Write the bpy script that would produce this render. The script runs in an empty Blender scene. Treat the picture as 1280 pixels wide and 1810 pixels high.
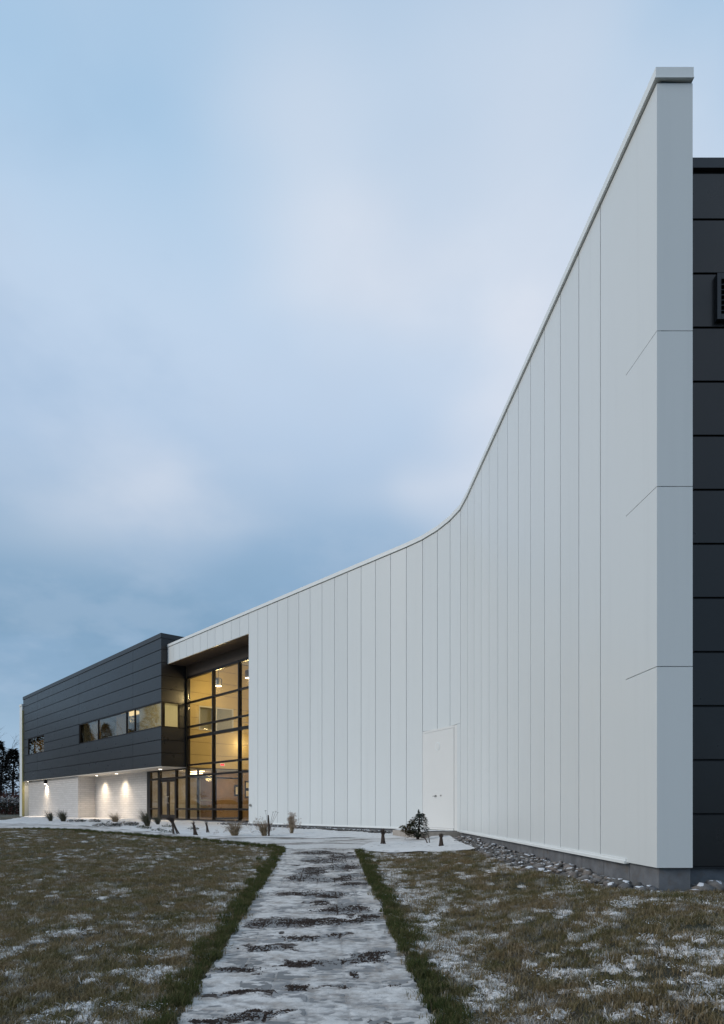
import bpy, bmesh, math, random
import numpy as np
from mathutils import Vector, noise, geometry
random.seed(7); rng = np.random.default_rng(7)
SC = bpy.context.scene
COL = SC.collection

# ------------------------------------------------------------------ camera
CZ = 0.68
cam_d = bpy.data.cameras.new('camera'); cam = bpy.data.objects.new('camera', cam_d); COL.objects.link(cam)
cam.location = (0, 0, CZ); cam.rotation_euler = (math.radians(90), 0, 0)
cam_d.sensor_fit = 'HORIZONTAL'; cam_d.sensor_width = 36; cam_d.lens = 36*1150/1280
cam_d.shift_y = 521/1280; cam_d.clip_end = 3000
SC.camera = cam

# ------------------------------------------------------------------ world: dusk sky with soft cloud
W = bpy.data.worlds.new('World'); SC.world = W; W.use_nodes = True
wn, wl = W.node_tree.nodes, W.node_tree.links
wn.clear()
def WN(t, **k):
    n = wn.new(t)
    for a, b in k.items(): setattr(n, a, b)
    return n
SUN_DIR = Vector((-0.90, -0.30, 0.46)).normalized()          # towards the light
sky = WN('ShaderNodeTexSky', sky_type='NISHITA', sun_disc=False)
sky.sun_elevation = math.asin(SUN_DIR.z); sky.sun_rotation = math.atan2(SUN_DIR.x, SUN_DIR.y)
sky.air_density = 1.3; sky.dust_density = 1.2; sky.ozone_density = 2.0
tc = WN('ShaderNodeTexCoord'); sep = WN('ShaderNodeSeparateXYZ'); wl.new(tc.outputs['Generated'], sep.inputs[0])
zc = WN('ShaderNodeMath', operation='MAXIMUM'); wl.new(sep.outputs['Z'], zc.inputs[0]); zc.inputs[1].default_value = 0.0
za = WN('ShaderNodeMath', operation='ADD'); wl.new(zc.outputs[0], za.inputs[0]); za.inputs[1].default_value = 0.28
dv = WN('ShaderNodeVectorMath', operation='DIVIDE'); wl.new(tc.outputs['Generated'], dv.inputs[0])
cz3 = WN('ShaderNodeCombineXYZ')
for i in range(3): wl.new(za.outputs[0], cz3.inputs[i])
wl.new(cz3.outputs[0], dv.inputs[1])
def wnoise(scale, detail, rough, off):
    m = WN('ShaderNodeMapping'); m.inputs['Location'].default_value = off; wl.new(dv.outputs[0], m.inputs['Vector'])
    n = WN('ShaderNodeTexNoise'); n.inputs['Scale'].default_value = scale; n.inputs['Detail'].default_value = detail
    n.inputs['Roughness'].default_value = rough; wl.new(m.outputs[0], n.inputs['Vector']); return n.outputs['Fac']
def wramp(src, stops, interp='EASE'):
    r = WN('ShaderNodeValToRGB'); r.color_ramp.interpolation = interp
    e = r.color_ramp.elements
    while len(e) > 1: e.remove(e[-1])
    e[0].position = stops[0][0]; e[0].color = tuple(stops[0][1]) + (1,)
    for p, c in stops[1:]:
        x = e.new(p); x.color = tuple(c) + (1,)
    wl.new(src, r.inputs[0]); return r.outputs[0]
def wmix(f, a, b):
    m = WN('ShaderNodeMix', data_type='RGBA'); wl.new(f, m.inputs[0]) if not isinstance(f, float) else setattr(m.inputs[0], 'default_value', f)
    for s, v in ((6, a), (7, b)):
        if isinstance(v, tuple): m.inputs[s].default_value = v + (1,)
        else: wl.new(v, m.inputs[s])
    return m.outputs[2]
skys = WN('ShaderNodeVectorMath', operation='SCALE'); wl.new(sky.outputs[0], skys.inputs[0]); skys.inputs['Scale'].default_value = 0.085
# the colour of the cloud veil with elevation (same all the way round)
veil = wramp(sep.outputs['Z'], [(0.0, (.44, .60, .79)), (.10, (.36, .53, .73)), (.19, (.205, .35, .52)), (.34, (.25, .42, .61)),
                                (.47, (.54, .68, .88)), (.60, (.64, .77, .94)), (.72, (.42, .64, .87)), (.90, (.25, .48, .75))], 'B_SPLINE')
n1 = wnoise(1.25, 3.0, .45, (2.3, 0.4, 1.0)); n2 = wnoise(2.1, 5.0, .55, (0.7, 5.1, 3.0))
lf_fac = WN('ShaderNodeMath', operation='MULTIPLY'); wl.new(wramp(n1, [(.42, (0, 0, 0)), (.64, (.9, .9, .9))]), lf_fac.inputs[0])
wl.new(wramp(sep.outputs['Z'], [(.28, (0, 0, 0)), (.50, (1, 1, 1)), (.66, (1, 1, 1)), (.85, (.25, .25, .25))]), lf_fac.inputs[1])
light = wmix(lf_fac.outputs[0], veil, (.86, .89, .97))
dark = wmix(wramp(n2, [(.42, (0, 0, 0)), (.68, (.40, .40, .40))]), light, (.32, .49, .71))
n3 = wnoise(3.3, 5.0, .55, (4.4, 1.2, 0.0))
soft = wmix(wramp(n3, [(.46, (0, 0, 0)), (.66, (.20, .20, .20))]), dark, (.56, .67, .83))
final = wmix(0.86, skys.outputs[0], soft)
bg = WN('ShaderNodeBackground'); bg.inputs['Strength'].default_value = 1.0; wl.new(final, bg.inputs['Color'])
wo = WN('ShaderNodeOutputWorld'); wl.new(bg.outputs[0], wo.inputs[0])

# ------------------------------------------------------------------ sun (low, soft, through cloud)
sd = bpy.data.lights.new('sun', 'SUN'); sd.energy = 1.28; sd.angle = math.radians(28); sd.color = (1.0, .915, .81)
so = bpy.data.objects.new('sun', sd); COL.objects.link(so); so.rotation_euler = (-SUN_DIR).to_track_quat('-Z', 'Y').to_euler()
SC.view_settings.view_transform = 'Standard'; SC.view_settings.look = 'None'; SC.view_settings.exposure = 0; SC.view_settings.gamma = 1
SC.render.engine = 'CYCLES'; SC.cycles.max_bounces = 7; SC.cycles.diffuse_bounces = 3; SC.cycles.glossy_bounces = 3; SC.cycles.transparent_max_bounces = 12; SC.cycles.caustics_reflective = False; SC.cycles.caustics_refractive = False

# ------------------------------------------------------------------ helpers
def tag(o, label=None, cat=None, group=None, kind=None):
    for k, v in (('label', label), ('category', cat), ('group', group), ('kind', kind)):
        if v: o[k] = v
    return o
def empty(name, loc, label, cat, group=None):
    o = bpy.data.objects.new(name, None); COL.objects.link(o); o.location = loc; o.empty_display_size = .1
    return tag(o, label, cat, group)
def link(name, me, parent=None, loc=None):
    o = bpy.data.objects.new(name, me); COL.objects.link(o)
    if loc is not None: o.location = loc
    if parent is not None:
        o.parent = parent
        if loc is None: o.location = -world_loc(parent)
    return o
def world_loc(o):
    v = Vector(o.location)
    while o.parent: o = o.parent; v = v + Vector(o.location)
    return v
def mesh(name, V, F, mat, parent=None, loc=None, smooth=False):
    me = bpy.data.meshes.new(name); me.from_pydata([tuple(v) for v in V], [], [tuple(f) for f in F]); me.update()
    if mat: me.materials.append(mat)
    if smooth: me.polygons.foreach_set('use_smooth', [True]*len(me.polygons))
    return link(name, me, parent, loc)
class MB:
    def __init__(s): s.V = []; s.F = []
    def add(s, V, F):
        n = len(s.V); s.V += [tuple(v) for v in V]; s.F += [tuple(i+n for i in f) for f in F]; return s
    def prism(s, quad, z0, z1):           # plan polygon (counter-clockwise) extruded
        n = len(quad); V = [(p[0], p[1], z0) for p in quad] + [(p[0], p[1], z1) for p in quad]
        F = [tuple(range(n-1, -1, -1)), tuple(range(n, 2*n))] + [(i, (i+1) % n, n+(i+1) % n, n+i) for i in range(n)]
        return s.add(V, F)
    def seg(s, a, b, z0, z1, o0, o1):     # box along plan segment a->b, between outward offsets o0<o1
        e = ((b[0]-a[0]), (b[1]-a[1])); L = math.hypot(*e); e = (e[0]/L, e[1]/L); n = (e[1], -e[0])
        q = [(a[0]+n[0]*o1, a[1]+n[1]*o1), (b[0]+n[0]*o1, b[1]+n[1]*o1), (b[0]+n[0]*o0, b[1]+n[1]*o0), (a[0]+n[0]*o0, a[1]+n[1]*o0)]
        return s.prism(q, z0, z1)
    def tube(s, pts, rad, k=6, cap=True):
        pts = [Vector(p) for p in pts]; n0 = len(s.V); N = len(pts)
        if not hasattr(rad, '__len__'): rad = [rad]*N
        up = Vector((0.13, 0.31, 0.94))
        for i, p in enumerate(pts):
            t = (pts[min(i+1, N-1)]-pts[max(i-1, 0)]).normalized()
            u = t.cross(up);
            if u.length < 1e-3: u = t.cross(Vector((1, 0, 0)))
            u.normalize(); v = t.cross(u)
            for j in range(k):
                a = 2*math.pi*j/k; s.V.append(tuple(p+(u*math.cos(a)+v*math.sin(a))*rad[i]))
        for i in range(N-1):
            for j in range(k):
                a = n0+i*k+j; b = n0+i*k+(j+1) % k; s.F.append((a, b, b+k, a+k))
        if cap:
            s.F.append(tuple(n0+j for j in range(k-1, -1, -1))); s.F.append(tuple(n0+(N-1)*k+j for j in range(k)))
        return s
    def lathe(s, c, prof, k=16):          # profile [(r,z)...] about vertical axis at c
        n0 = len(s.V); N = len(prof)
        for r, z in prof:
            for j in range(k):
                a = 2*math.pi*j/k; s.V.append((c[0]+r*math.cos(a), c[1]+r*math.sin(a), c[2]+z))
        for i in range(N-1):
            for j in range(k):
                a = n0+i*k+j; b = n0+i*k+(j+1) % k; s.F.append((a, b, b+k, a+k))
        s.F.append(tuple(n0+j for j in range(k-1, -1, -1))); s.F.append(tuple(n0+(N-1)*k+j for j in range(k)))
        return s
    def build(s, name, mat, parent=None, loc=None, smooth=False): return mesh(name, s.V, s.F, mat, parent, loc, smooth)
def offs(pts, o):                          # mitred outward offset of a polyline
    out = []
    for i, p in enumerate(pts):
        ns = []
        for a, b in ((i-1, i), (i, i+1)):
            if a >= 0 and b < len(pts):
                e = Vector((pts[b][0]-pts[a][0], pts[b][1]-pts[a][1])).normalized(); ns.append(Vector((e.y, -e.x)))
        m = ns[0] if len(ns) == 1 else (ns[0]+ns[1]); m.normalize(); c = m.dot(ns[0])
        out.append((p[0]+m.x*o/c, p[1]+m.y*o/c))
    return out
def ribbon(pts, z0, z1, o0, o1):           # solid following a polyline
    a, b = offs(pts, o1), offs(pts, o0); N = len(pts); V = []
    for i in range(N): V += [(a[i][0], a[i][1], z0), (a[i][0], a[i][1], z1), (b[i][0], b[i][1], z1), (b[i][0], b[i][1], z0)]
    F = [(3, 2, 1, 0), (4*N-4, 4*N-3, 4*N-2, 4*N-1)]
    for i in range(N-1):
        for j in range(4):
            F.append((4*i+j, 4*i+(j+1) % 4, 4*i+4+(j+1) % 4, 4*i+4+j))
    return MB().add(V, F)

# ---- materials
def mat(name, build):
    m = bpy.data.materials.new(name); m.use_nodes = True; nt = m.node_tree; nt.nodes.clear()
    out = nt.nodes.new('ShaderNodeOutputMaterial'); build(NT(nt), out); return m
class NT:
    def __init__(s, nt): s.nt = nt
    def n(s, t, **k):
        x = s.nt.nodes.new(t)
        for a, b in k.items(): setattr(x, a, b)
        return x
    def l(s, a, b): s.nt.links.new(a, b)
    def val(s, sock, v):
        if hasattr(v, 'is_output'): s.l(v, sock)
        elif isinstance(v, tuple) and len(v) == 3 and sock.type == 'RGBA': sock.default_value = v + (1,)
        else: sock.default_value = v
    def pos(s): return s.n('ShaderNodeNewGeometry').outputs['Position']
    def map(s, v, scale=(1, 1, 1), rot=(0, 0, 0)):
        m = s.n('ShaderNodeMapping'); s.l(v, m.inputs[0]); m.inputs['Scale'].default_value = scale; m.inputs['Rotation'].default_value = rot; return m.outputs[0]
    def noise(s, v, scale, detail=4, rough=.55):
        x = s.n('ShaderNodeTexNoise'); s.l(v, x.inputs['Vector']); x.inputs['Scale'].default_value = scale
        x.inputs['Detail'].default_value = detail; x.inputs['Roughness'].default_value = rough; return x.outputs['Fac']
    def ramp(s, f, stops, interp='LINEAR'):
        r = s.n('ShaderNodeValToRGB'); r.color_ramp.interpolation = interp; e = r.color_ramp.elements
        while len(e) > 1: e.remove(e[-1])
        def c4(c): return (c, c, c, 1) if not isinstance(c, tuple) else c + (1,)
        e[0].position = stops[0][0]; e[0].color = c4(stops[0][1])
        for p, c in stops[1:]: e.new(p).color = c4(c)
        s.l(f, r.inputs[0]); return r.outputs[0]
    def mix(s, f, a, b, mode='MIX'):
        m = s.n('ShaderNodeMix', data_type='RGBA', blend_type=mode); s.val(m.inputs[0], f); s.val(m.inputs[6], a); s.val(m.inputs[7], b); return m.outputs[2]
    def math(s, op, a, b=0.0):
        m = s.n('ShaderNodeMath', operation=op); s.val(m.inputs[0], a); s.val(m.inputs[1], b); return m.outputs[0]
    def bump(s, h, strength=.3, dist=.01):
        b = s.n('ShaderNodeBump'); s.l(h, b.inputs['Height']); b.inputs['Strength'].default_value = strength; b.inputs['Distance'].default_value = dist; return b.outputs[0]
    def attr(s, name): return s.n('ShaderNodeAttribute', attribute_name=name)
    def rand(s): return s.n('ShaderNodeObjectInfo').outputs['Random']
    def pbsdf(s, out, **k):
        p = s.n('ShaderNodeBsdfPrincipled')
        for a, v in k.items(): s.val(p.inputs[a.replace('_', ' ')], v)
        s.l(p.outputs[0], out.inputs[0]); return p
def plain(name, col, rough=.5, metal=0.0, var=.12, scale=6.0, bump=0.0, spec=.5):
    def b(t, out):
        p = t.pos(); nz = t.noise(p, scale, 5)
        c = t.mix(t.ramp(nz, [(.3, 0.0), (.7, 1.0)]), tuple(x*(1-var) for x in col), tuple(min(1, x*(1+var)) for x in col))
        k = dict(Base_Color=c, Roughness=rough, Metallic=metal, Specular_IOR_Level=spec)
        if bump: k['Normal'] = t.bump(t.noise(p, scale*6, 4), bump, .01)
        t.pbsdf(out, **k)
    return mat(name, b)
def white_panel(t, out):
    p = t.pos(); r = t.rand()
    streak = t.noise(t.map(p, (3.0, 3.0, .12)), 2.2, 4)
    c = t.mix(t.ramp(r, [(0, 0.0), (1, 1.0)]), (.675, .70, .695), (.705, .73, .725))
    c = t.mix(t.ramp(streak, [(.52, 0.0), (.85, .16)]), c, (.50, .52, .52))
    can = t.noise(t.map(p, (1.4, 1.4, .35)), .7, 0)
    t.pbsdf(out, Base_Color=c, Roughness=t.ramp(t.noise(p, 3, 3), [(.3, .29), (.7, .34)]), Specular_IOR_Level=.5, Normal=t.bump(can, .10, .02))
M = {}
M['white'] = mat('white panel', white_panel)
def white_plain(t, out):
    p = t.pos(); streak = t.noise(t.map(p, (3.0, 3.0, .12)), 2.2, 4)
    c = t.mix(t.ramp(streak, [(.52, 0.0), (.85, .16)]), (.69, .715, .71), (.50, .52, .52))
    t.pbsdf(out, Base_Color=c, Roughness=t.ramp(t.noise(p, 3, 3), [(.3, .29), (.7, .34)]), Specular_IOR_Level=.5, Normal=t.bump(t.noise(t.map(p, (1.4, 1.4, .35)), .7, 0), .10, .02))
M['white0'] = mat('white corner panel', white_plain)
M['trim'] = plain('white trim', (.78, .80, .79), .38, var=.03)
M['core'] = plain('joint backing', (.07, .095, .115), .8)
M['gasket'] = plain('dark gasket', (.012, .012, .014), .7)
def dark_panel(t, out):
    p = t.pos(); r = t.rand(); n = t.noise(t.map(p, (1, 1, .3)), 1.2, 4)
    c = t.mix(r, (.0165, .0155, .0160), (.0215, .0200, .0200))
    c = t.mix(t.ramp(n, [(.45, 0.0), (.8, .25)]), c, (.026, .026, .027))
    t.pbsdf(out, Base_Color=c, Roughness=t.ramp(t.noise(p, 2.5, 3), [(.3, .27), (.7, .33)]), Specular_IOR_Level=.45)
M['dark'] = mat('charcoal panel', dark_panel)
M['darktrim'] = plain('charcoal trim', (.018, .019, .022), .4, var=.08)
M['bronze'] = plain('bronze frame', (.011, .0075, .006), .4, var=.1, spec=.25)
M['soffit'] = plain('brown soffit', (.075, .052, .036), .6, var=.12, scale=3)
M['lsoffit'] = plain('pale soffit', (.55, .52, .47), .7, var=.05)
M['walnut'] = plain('dark lobby joinery', (.30, .20, .10), .5, var=.15, scale=2)
M['tan'] = plain('tan interior wall', (.56, .44, .21), .65, var=.05, scale=1.5)
M['greyint'] = plain('grey interior paint', (.55, .55, .52), .8, var=.04)
M['intfloor'] = plain('tile floor', (.22, .17, .12), .35, var=.1)
def blind_m(t, out):
    d = t.n('ShaderNodeBsdfDiffuse'); d.inputs[0].default_value = (.42, .33, .17, 1); tl = t.n('ShaderNodeBsdfTranslucent'); tl.inputs[0].default_value = (.62, .46, .20, 1)
    m = t.n('ShaderNodeMixShader'); m.inputs[0].default_value = .55; t.l(d.outputs[0], m.inputs[1]); t.l(tl.outputs[0], m.inputs[2]); t.l(m.outputs[0], out.inputs[0])
M['blind'] = mat('roller blind', blind_m)
M['paper'] = plain('picture paper', (.75, .68, .55), .7)
M['steel'] = plain('brushed steel', (.55, .53, .50), .3, metal=1.0, var=.05)
M['rubber'] = plain('rubber', (.015, .015, .016), .8)
M['yellow'] = plain('yellow panel', (.52, .46, .20), .5, var=.05)
M['stem'] = plain('bark', (.060, .042, .033), .9, var=.35, scale=20, bump=.4)
M['redstem'] = plain('red stem', (.115, .040, .030), .8, var=.35, scale=3)
M['doorw'] = plain('door paint', (.745, .74, .715), .42, var=.012, scale=1.5)
M['lock'] = plain('lock metal', (.32, .31, .29), .35, metal=.8)
def concrete(t, out):
    p = t.pos(); n = t.noise(p, 5, 6); m = t.noise(t.map(p, (2, 2, .4)), 1.6, 4)
    c = t.mix(t.ramp(n, [(.3, 0.0), (.7, 1.0)]), (.105, .112, .124), (.185, .192, .205))
    c = t.mix(t.ramp(m, [(.5, 0.0), (.75, .5)]), c, (.10, .105, .11))
    c = t.mix(t.ramp(t.noise(p, 9, 6, .7), [(.5, 0.0), (.72, .6)]), c, (.13, .10, .075))
    t.pbsdf(out, Base_Color=c, Roughness=.85, Normal=t.bump(t.noise(p, 40, 5), .35, .006))
M['concrete'] = mat('foundation concrete', concrete)
M['stepc'] = plain('step concrete', (.36, .32, .28), .85, var=.15, scale=8, bump=.3)
def brick(t, out):
    tcn = t.n('ShaderNodeTexCoord').outputs['UV']
    b = t.n('ShaderNodeTexBrick'); t.l(tcn, b.inputs['Vector'])
    b.inputs['Color1'].default_value = (.57, .54, .515, 1); b.inputs['Color2'].default_value = (.63, .60, .575, 1); b.inputs['Mortar'].default_value = (.46, .435, .41, 1)
    b.inputs['Scale'].default_value = 1.0; b.inputs['Mortar Size'].default_value = .012; b.inputs['Brick Width'].default_value = .6; b.inputs['Row Height'].default_value = .135
    b.inputs['Mortar Smooth'].default_value = .2
    n = t.noise(t.pos(), 3.5, 5)
    c = t.mix(t.ramp(n, [(.35, 0.0), (.8, .22)]), b.outputs['Color'], (.44, .41, .38))
    h = t.math('SUBTRACT', 1.0, b.outputs['Fac'])
    t.pbsdf(out, Base_Color=c, Roughness=.85, Normal=t.bump(h, .9, .012))
M['brick'] = mat('pale brick', brick)
def glass(name, tint, k):
    def b(t, out):
        lw = t.n('ShaderNodeLayerWeight'); lw.inputs['Blend'].default_value = .5
        fz = t.math('ADD', .045, t.math('MULTIPLY', t.math('POWER', lw.outputs['Facing'], 4.0), .95))
        tr = t.n('ShaderNodeBsdfTransparent'); tr.inputs[0].default_value = tint + (1,)
        gl = t.n('ShaderNodeBsdfGlossy'); gl.inputs['Roughness'].default_value = .006; gl.inputs[0].default_value = (.95, .97, 1, 1)
        gl.inputs['Normal'].default_value = (0, 0, 0)
        bm = t.bump(t.noise(t.pos(), .7, 1), .015, .02); t.l(bm, gl.inputs['Normal'])
        mx = t.n('ShaderNodeMixShader'); t.l(t.math('MINIMUM', t.math('MULTIPLY', fz, k), 1.0), mx.inputs[0])
        t.l(tr.outputs[0], mx.inputs[1]); t.l(gl.outputs[0], mx.inputs[2]); t.l(mx.outputs[0], out.inputs[0])
    return mat(name, b)
M['glass'] = glass('lobby glass', (.93, .90, .84), .62)
M['dglass'] = glass('tinted window glass', (.80, .77, .68), .8)
def emit(name, col, s):
    def b(t, out):
        e = t.n('ShaderNodeEmission'); e.inputs[0].default_value = col + (1,); e.inputs[1].default_value = s; t.l(e.outputs[0], out.inputs[0])
    return mat(name, b)
M['lampwarm'] = emit('warm lamp', (1, .78, .50), 12)
M['lampwhite'] = emit('white lamp', (1, .90, .76), 14)
M['dimglow'] = emit('strip lamp and lit pane', (1, .78, .42), 1.8)  # ceiling lights, and the slot window pane that glows in place of a room
M['exitred'] = emit('exit red', (1, .05, .06), 1.6)
def uvbox(o, a, scale=1.0):               # metric UVs for the brick bond: u along facade direction a, v = height
    me = o.data; uv = me.uv_layers.new(name='uv'); d = Vector((a[0], a[1], 0))
    for lp in me.loops:
        co = me.vertices[lp.vertex_index].co; uv.data[lp.index].uv = (co.dot(d)*scale, co.z*scale)

# ---- ground shape: rises gently from the camera to the building and towards the wall on the right
def ss(a, b, x):
    t = min(1, max(0, (x-a)/(b-a))); return t*t*(3-2*t)
def g(X, Y):
    p = -.84+.0345*max(min(Y, 21.0), 0)
    if Y > 21: p += .07*ss(21, 33, Y)
    zw = -.25+.155*min(1, max(0, (Y-7.2)/11))
    return p+max(0, zw-p)*ss(.5, 3.1, X)
def fbm(x, y, s, o=0.0, octv=4):
    return noise.fractal(Vector((x*s+o, y*s-o*.7, o)), 1.0, 2.0, octv)

# plan geometry
D = Vector((-.662, .7495)); N_ = Vector((.7495, .662))      # along the left wing (away), and into the building
Q = Vector((-10.03, 32.5)); C0 = Q+1.34*N_; F0 = Q+.33*N_
def P(o, t, k=0.0): v = o+D*t+N_*k; return (v.x, v.y)

# ------------------------------------------------------------------ ground
def axis(vals): return [v for a, b, st in vals for v in np.arange(a, b, st)]
gx = axis([(-900, -100, 100), (-100, -30, 10), (-30, 8, 1.0), (8, 30, 4), (30, 100, 14), (100, 901, 100)])
gy = axis([(-300, -20, 40), (-20, 0, 4), (0, 40, 1.0), (40, 120, 8), (120, 1500, 115)])
V = [(x, y, g(x, y)-.05) for y in gy for x in gx]; nx = len(gx)
F = [(j*nx+i, j*nx+i+1, (j+1)*nx+i+1, (j+1)*nx+i) for j in range(len(gy)-1) for i in range(nx-1)]
def ground_m(t, out):
    p = t.pos(); n = t.noise(p, .35, 6); s = t.noise(p, 1.3, 8, .7)
    c = t.mix(t.ramp(n, [(.35, 0.0), (.65, 1.0)]), (.045, .048, .025), (.085, .070, .042))
    c = t.mix(t.ramp(s, [(.56, 0.0), (.66, .8)]), c, (.62, .64, .67))
    t.pbsdf(out, Base_Color=c, Roughness=.95, Normal=t.bump(t.noise(p, 12, 5), .8, .05))
tag(mesh('ground', V, F, mat('rough ground', ground_m), smooth=True), 'wide frosted ground stretching away past the building', kind='structure')

def sheet(name, poly, mat_, dz, space, attrs=None, zfun=None, label=None, kind='structure', smooth=True):
    xs = [p[0] for p in poly]; ys = [p[1] for p in poly]; B = [Vector(p) for p in poly]; pts = list(B)
    dense = []                                        # subdivide the outline
    for i in range(len(B)):
        a, b = B[i], B[(i+1) % len(B)]; st = space(*((a+b)/2)); k = max(1, int((b-a).length/st))
        dense += [a+(b-a)*j/k for j in range(k)]
    def inside(x, y):
        c = False; j = len(B)-1
        for i in range(len(B)):
            if (B[i].y > y) != (B[j].y > y) and x < (B[j].x-B[i].x)*(y-B[i].y)/(B[j].y-B[i].y)+B[i].x: c = not c
            j = i
        return c
    vs = list(dense); y = min(ys)
    while y < max(ys):
        x = min(xs); st = space((min(xs)+max(xs))/2, y)
        while x < max(xs):
            q = (x+random.uniform(-.3, .3)*st, y+random.uniform(-.3, .3)*st)
            if inside(*q): vs.append(Vector(q))
            x += st
        y += st
    nb = len(dense)
    r = geometry.delaunay_2d_cdt(vs, [(i, (i+1) % nb) for i in range(nb)], [], 1, 1e-4)
    zf = zfun or (lambda x, y: 0.0)
    V = [(v.x, v.y, g(v.x, v.y)+dz+zf(v.x, v.y)) for v in r[0]]
    o = mesh(name, V, r[2], mat_, smooth=smooth)
    for an, fn in (attrs or {}).items():
        at = o.data.attributes.new(an, 'FLOAT', 'POINT'); at.data.foreach_set('value', [fn(v[0], v[1]) for v in V])
    return tag(o, label, kind=kind)

PL = [(-1.10, 2.6), (-1.18, 4.13), (-1.50, 9.8), (-1.81, 15.38)]      # path edges, near to far
PR = [(.56, 2.6), (.47, 4.13), (.155, 9.6), (-.16, 14.98)]
def path_lr(y): return (-1.18-.056*(y-4.13), .47-.058*(y-4.13))
LAWN_L = PL + [(-2.08, 15.94), (-2.4, 16.24), (-3.05, 16.7), (-3.59, 17.19), (-4.93, 18.27), (-6.61, 19.49), (-8.26, 20.64), (-10.06, 22.05), (-11.61, 22.8), (-15.5, 24.2), (-15.5, 12), (-6.0, 5), (-4.2, 2.6)]
LAWN_R = [PR[3], (.25, 14.49), (1.22, 14.05), (2.17, 13.2), (2.35, 10.4), (2.62, 8.53), (2.80, 7.6), (3.12, 7.0), (4.0, 7.0), (7.5, 7.2), (7.5, 2.6), PR[0], PR[1], PR[2]]
def snow_at(x, y):
    v = .55+.34*fbm(x, y*1.2, .6, 3.1)+.42*fbm(x, y*1.7, 2.2, 8.2)+.80*noise.noise(Vector((x*4.6, y*6.2, 2.0)))
    l, r = path_lr(y)
    if x < l: v += .42*math.exp(-((l-.42-x)/.22)**2)-.10
    else: v += .40*math.exp(-((x-r-.45)/.25)**2)+.05
    e = ss(5, 0, y-3)*.05
    return max(0, min(1, v*.62+e))
def edge_at(x, y):                                     # the unmown green fringe along the path
    l, r = path_lr(y); d = (l-x) if x < (l+r)/2 else (x-r)
    e = 1-ss(.10, .24, d+.14*fbm(x, y, 2.2, 1.7)) if y < 15.8 else 0
    if x < l:                                          # also along the far rim of the left lawn
        for a, b in zip(LAWN_L[3:12], LAWN_L[4:13]):
            A, Bv = Vector(a), Vector(b); q = Vector((x, y)); tt = max(0, min(1, (q-A).dot(Bv-A)/(Bv-A).length_squared))
            e = max(e, .75*(1-ss(.2, .6, (q-A-(Bv-A)*tt).length)))
    return max(0, min(1, e))
def lawn_m(t, out):
    p = t.pos(); n = t.noise(p, 1.1, 5); f = t.noise(p, 26, 6, .75); s = t.attr('snow').outputs['Fac']
    c = t.mix(t.ramp(n, [(.35, 0.0), (.65, 1.0)]), (.030, .032, .016), (.055, .042, .026))
    k = t.math('ADD', s, t.math('MULTIPLY', t.math('SUBTRACT', f, .5), 1.1))
    c = t.mix(t.ramp(k, [(.56, 0.0), (.68, .95)]), c, (.68, .67, .665))
    t.pbsdf(out, Base_Color=c, Roughness=.9, Normal=t.bump(f, .8, .03))
M['lawn'] = mat('lawn soil and snow', lawn_m)
lsp = lambda x, y: .07 if y < 8 else (.11 if y < 12 else .2)
lf = lambda x, y: .02*fbm(x, y, .8, 5.0)
LA = {'snow': snow_at, 'edge': edge_at}
lawnL = sheet('lawn', LAWN_L, M['lawn'], 0, lsp, LA, lf, 'brown frosty lawn left of the snowy path')
lawnR = sheet('lawn', LAWN_R, M['lawn'], 0, lsp, LA, lf, 'brown frosty lawn right of the path beside the white wall')

# ---- path of pavers, the snow lying on it and the swept-up soil
SOIL = [(-.25, 7.85, .30, .20), (-.86, 7.09, .34, .15), (-.50, 7.20, .36, .15), (-.12, 7.22, .25, .10), (.10, 7.45, .22, .10), (-.62, 6.42, .20, .10), (-.40, 6.55, .24, .07),
        (-.42, 5.52, .22, .08), (-.16, 5.55, .24, .07), (.06, 5.72, .14, .10), (.15, 5.86, .08, .07), (-1.02, 5.33, .20, .06), (-.72, 4.28, .17, .09), (-.95, 4.17, .16, .05), (-.48, 4.87, .08, .07), (-.17, 4.83, .12, .04),
        (.25, 4.85, .06, .06), (-.88, 11.38, .22, .40), (-.45, 10.36, .40, .22), (-.95, 10.5, .25, .35), (-.31, 11.9, .32, .40), (-.86, 9.03, .28, .20), (-.45, 9.0, .22, .20), (-.06, 9.9, .28, .14),
        (-.75, 12.9, .35, .35), (-.4, 13.6, .3, .35), (-1.0, 14.4, .4, .35), (-.55, 8.4, .12, .10), (-.85, 6.0, .22, .08), (-.1, 10.8, .26, .16), (-.9, 4.75, .22, .05)]
_R = random.Random(11)
for _ in range(22):
    _y = 3+11.5*_R.random(); _l, _r = path_lr(_y); SOIL.append((_R.uniform(_l+.1, _r-.1), _y, _R.uniform(.03, .12), _R.uniform(.015, .045)*(1+_y*.06)))
def soil_at(x, y):
    v = 0
    x, y = x+.14*fbm(x, y, 3.1, 9.0), y+.24*fbm(x, y, 2.3, 5.0)
    for cx, cy, rx, ry in SOIL:
        ry = ry*1.15
        if abs(x-cx) < 2.2*rx and abs(y-cy) < 2.6*ry:
            yy = y-.25*(x-cx) if cx > -.2 else y
            v = max(v, math.exp(-((x-cx)/rx)**2-((yy-cy)/ry)**2))
    return v*(1+.9*fbm(x, y*2.0, 7, 4.4))
def path_snow(x, y):                                   # snow thickness over the pavers, metres (below zero = bare)
    t = .0048+.012*fbm(x, y*1.5, 2.4, 2.0)+.010*fbm(x, y*1.7, 12, 6.0, 3)
    l, r = path_lr(y); jx = ((x-l-.01)/((r-l-.02)/6)+.5) % 1-.5; jy = ((y-2.62)/.272+.5) % 1-.5
    d_ = min(abs(jx), abs(jy))*.27
    if d_ < .02: t -= .006*(1-d_/.02)*ss(-.15, .25, fbm(x, y, 1.7, 7.7))
    return t
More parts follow.
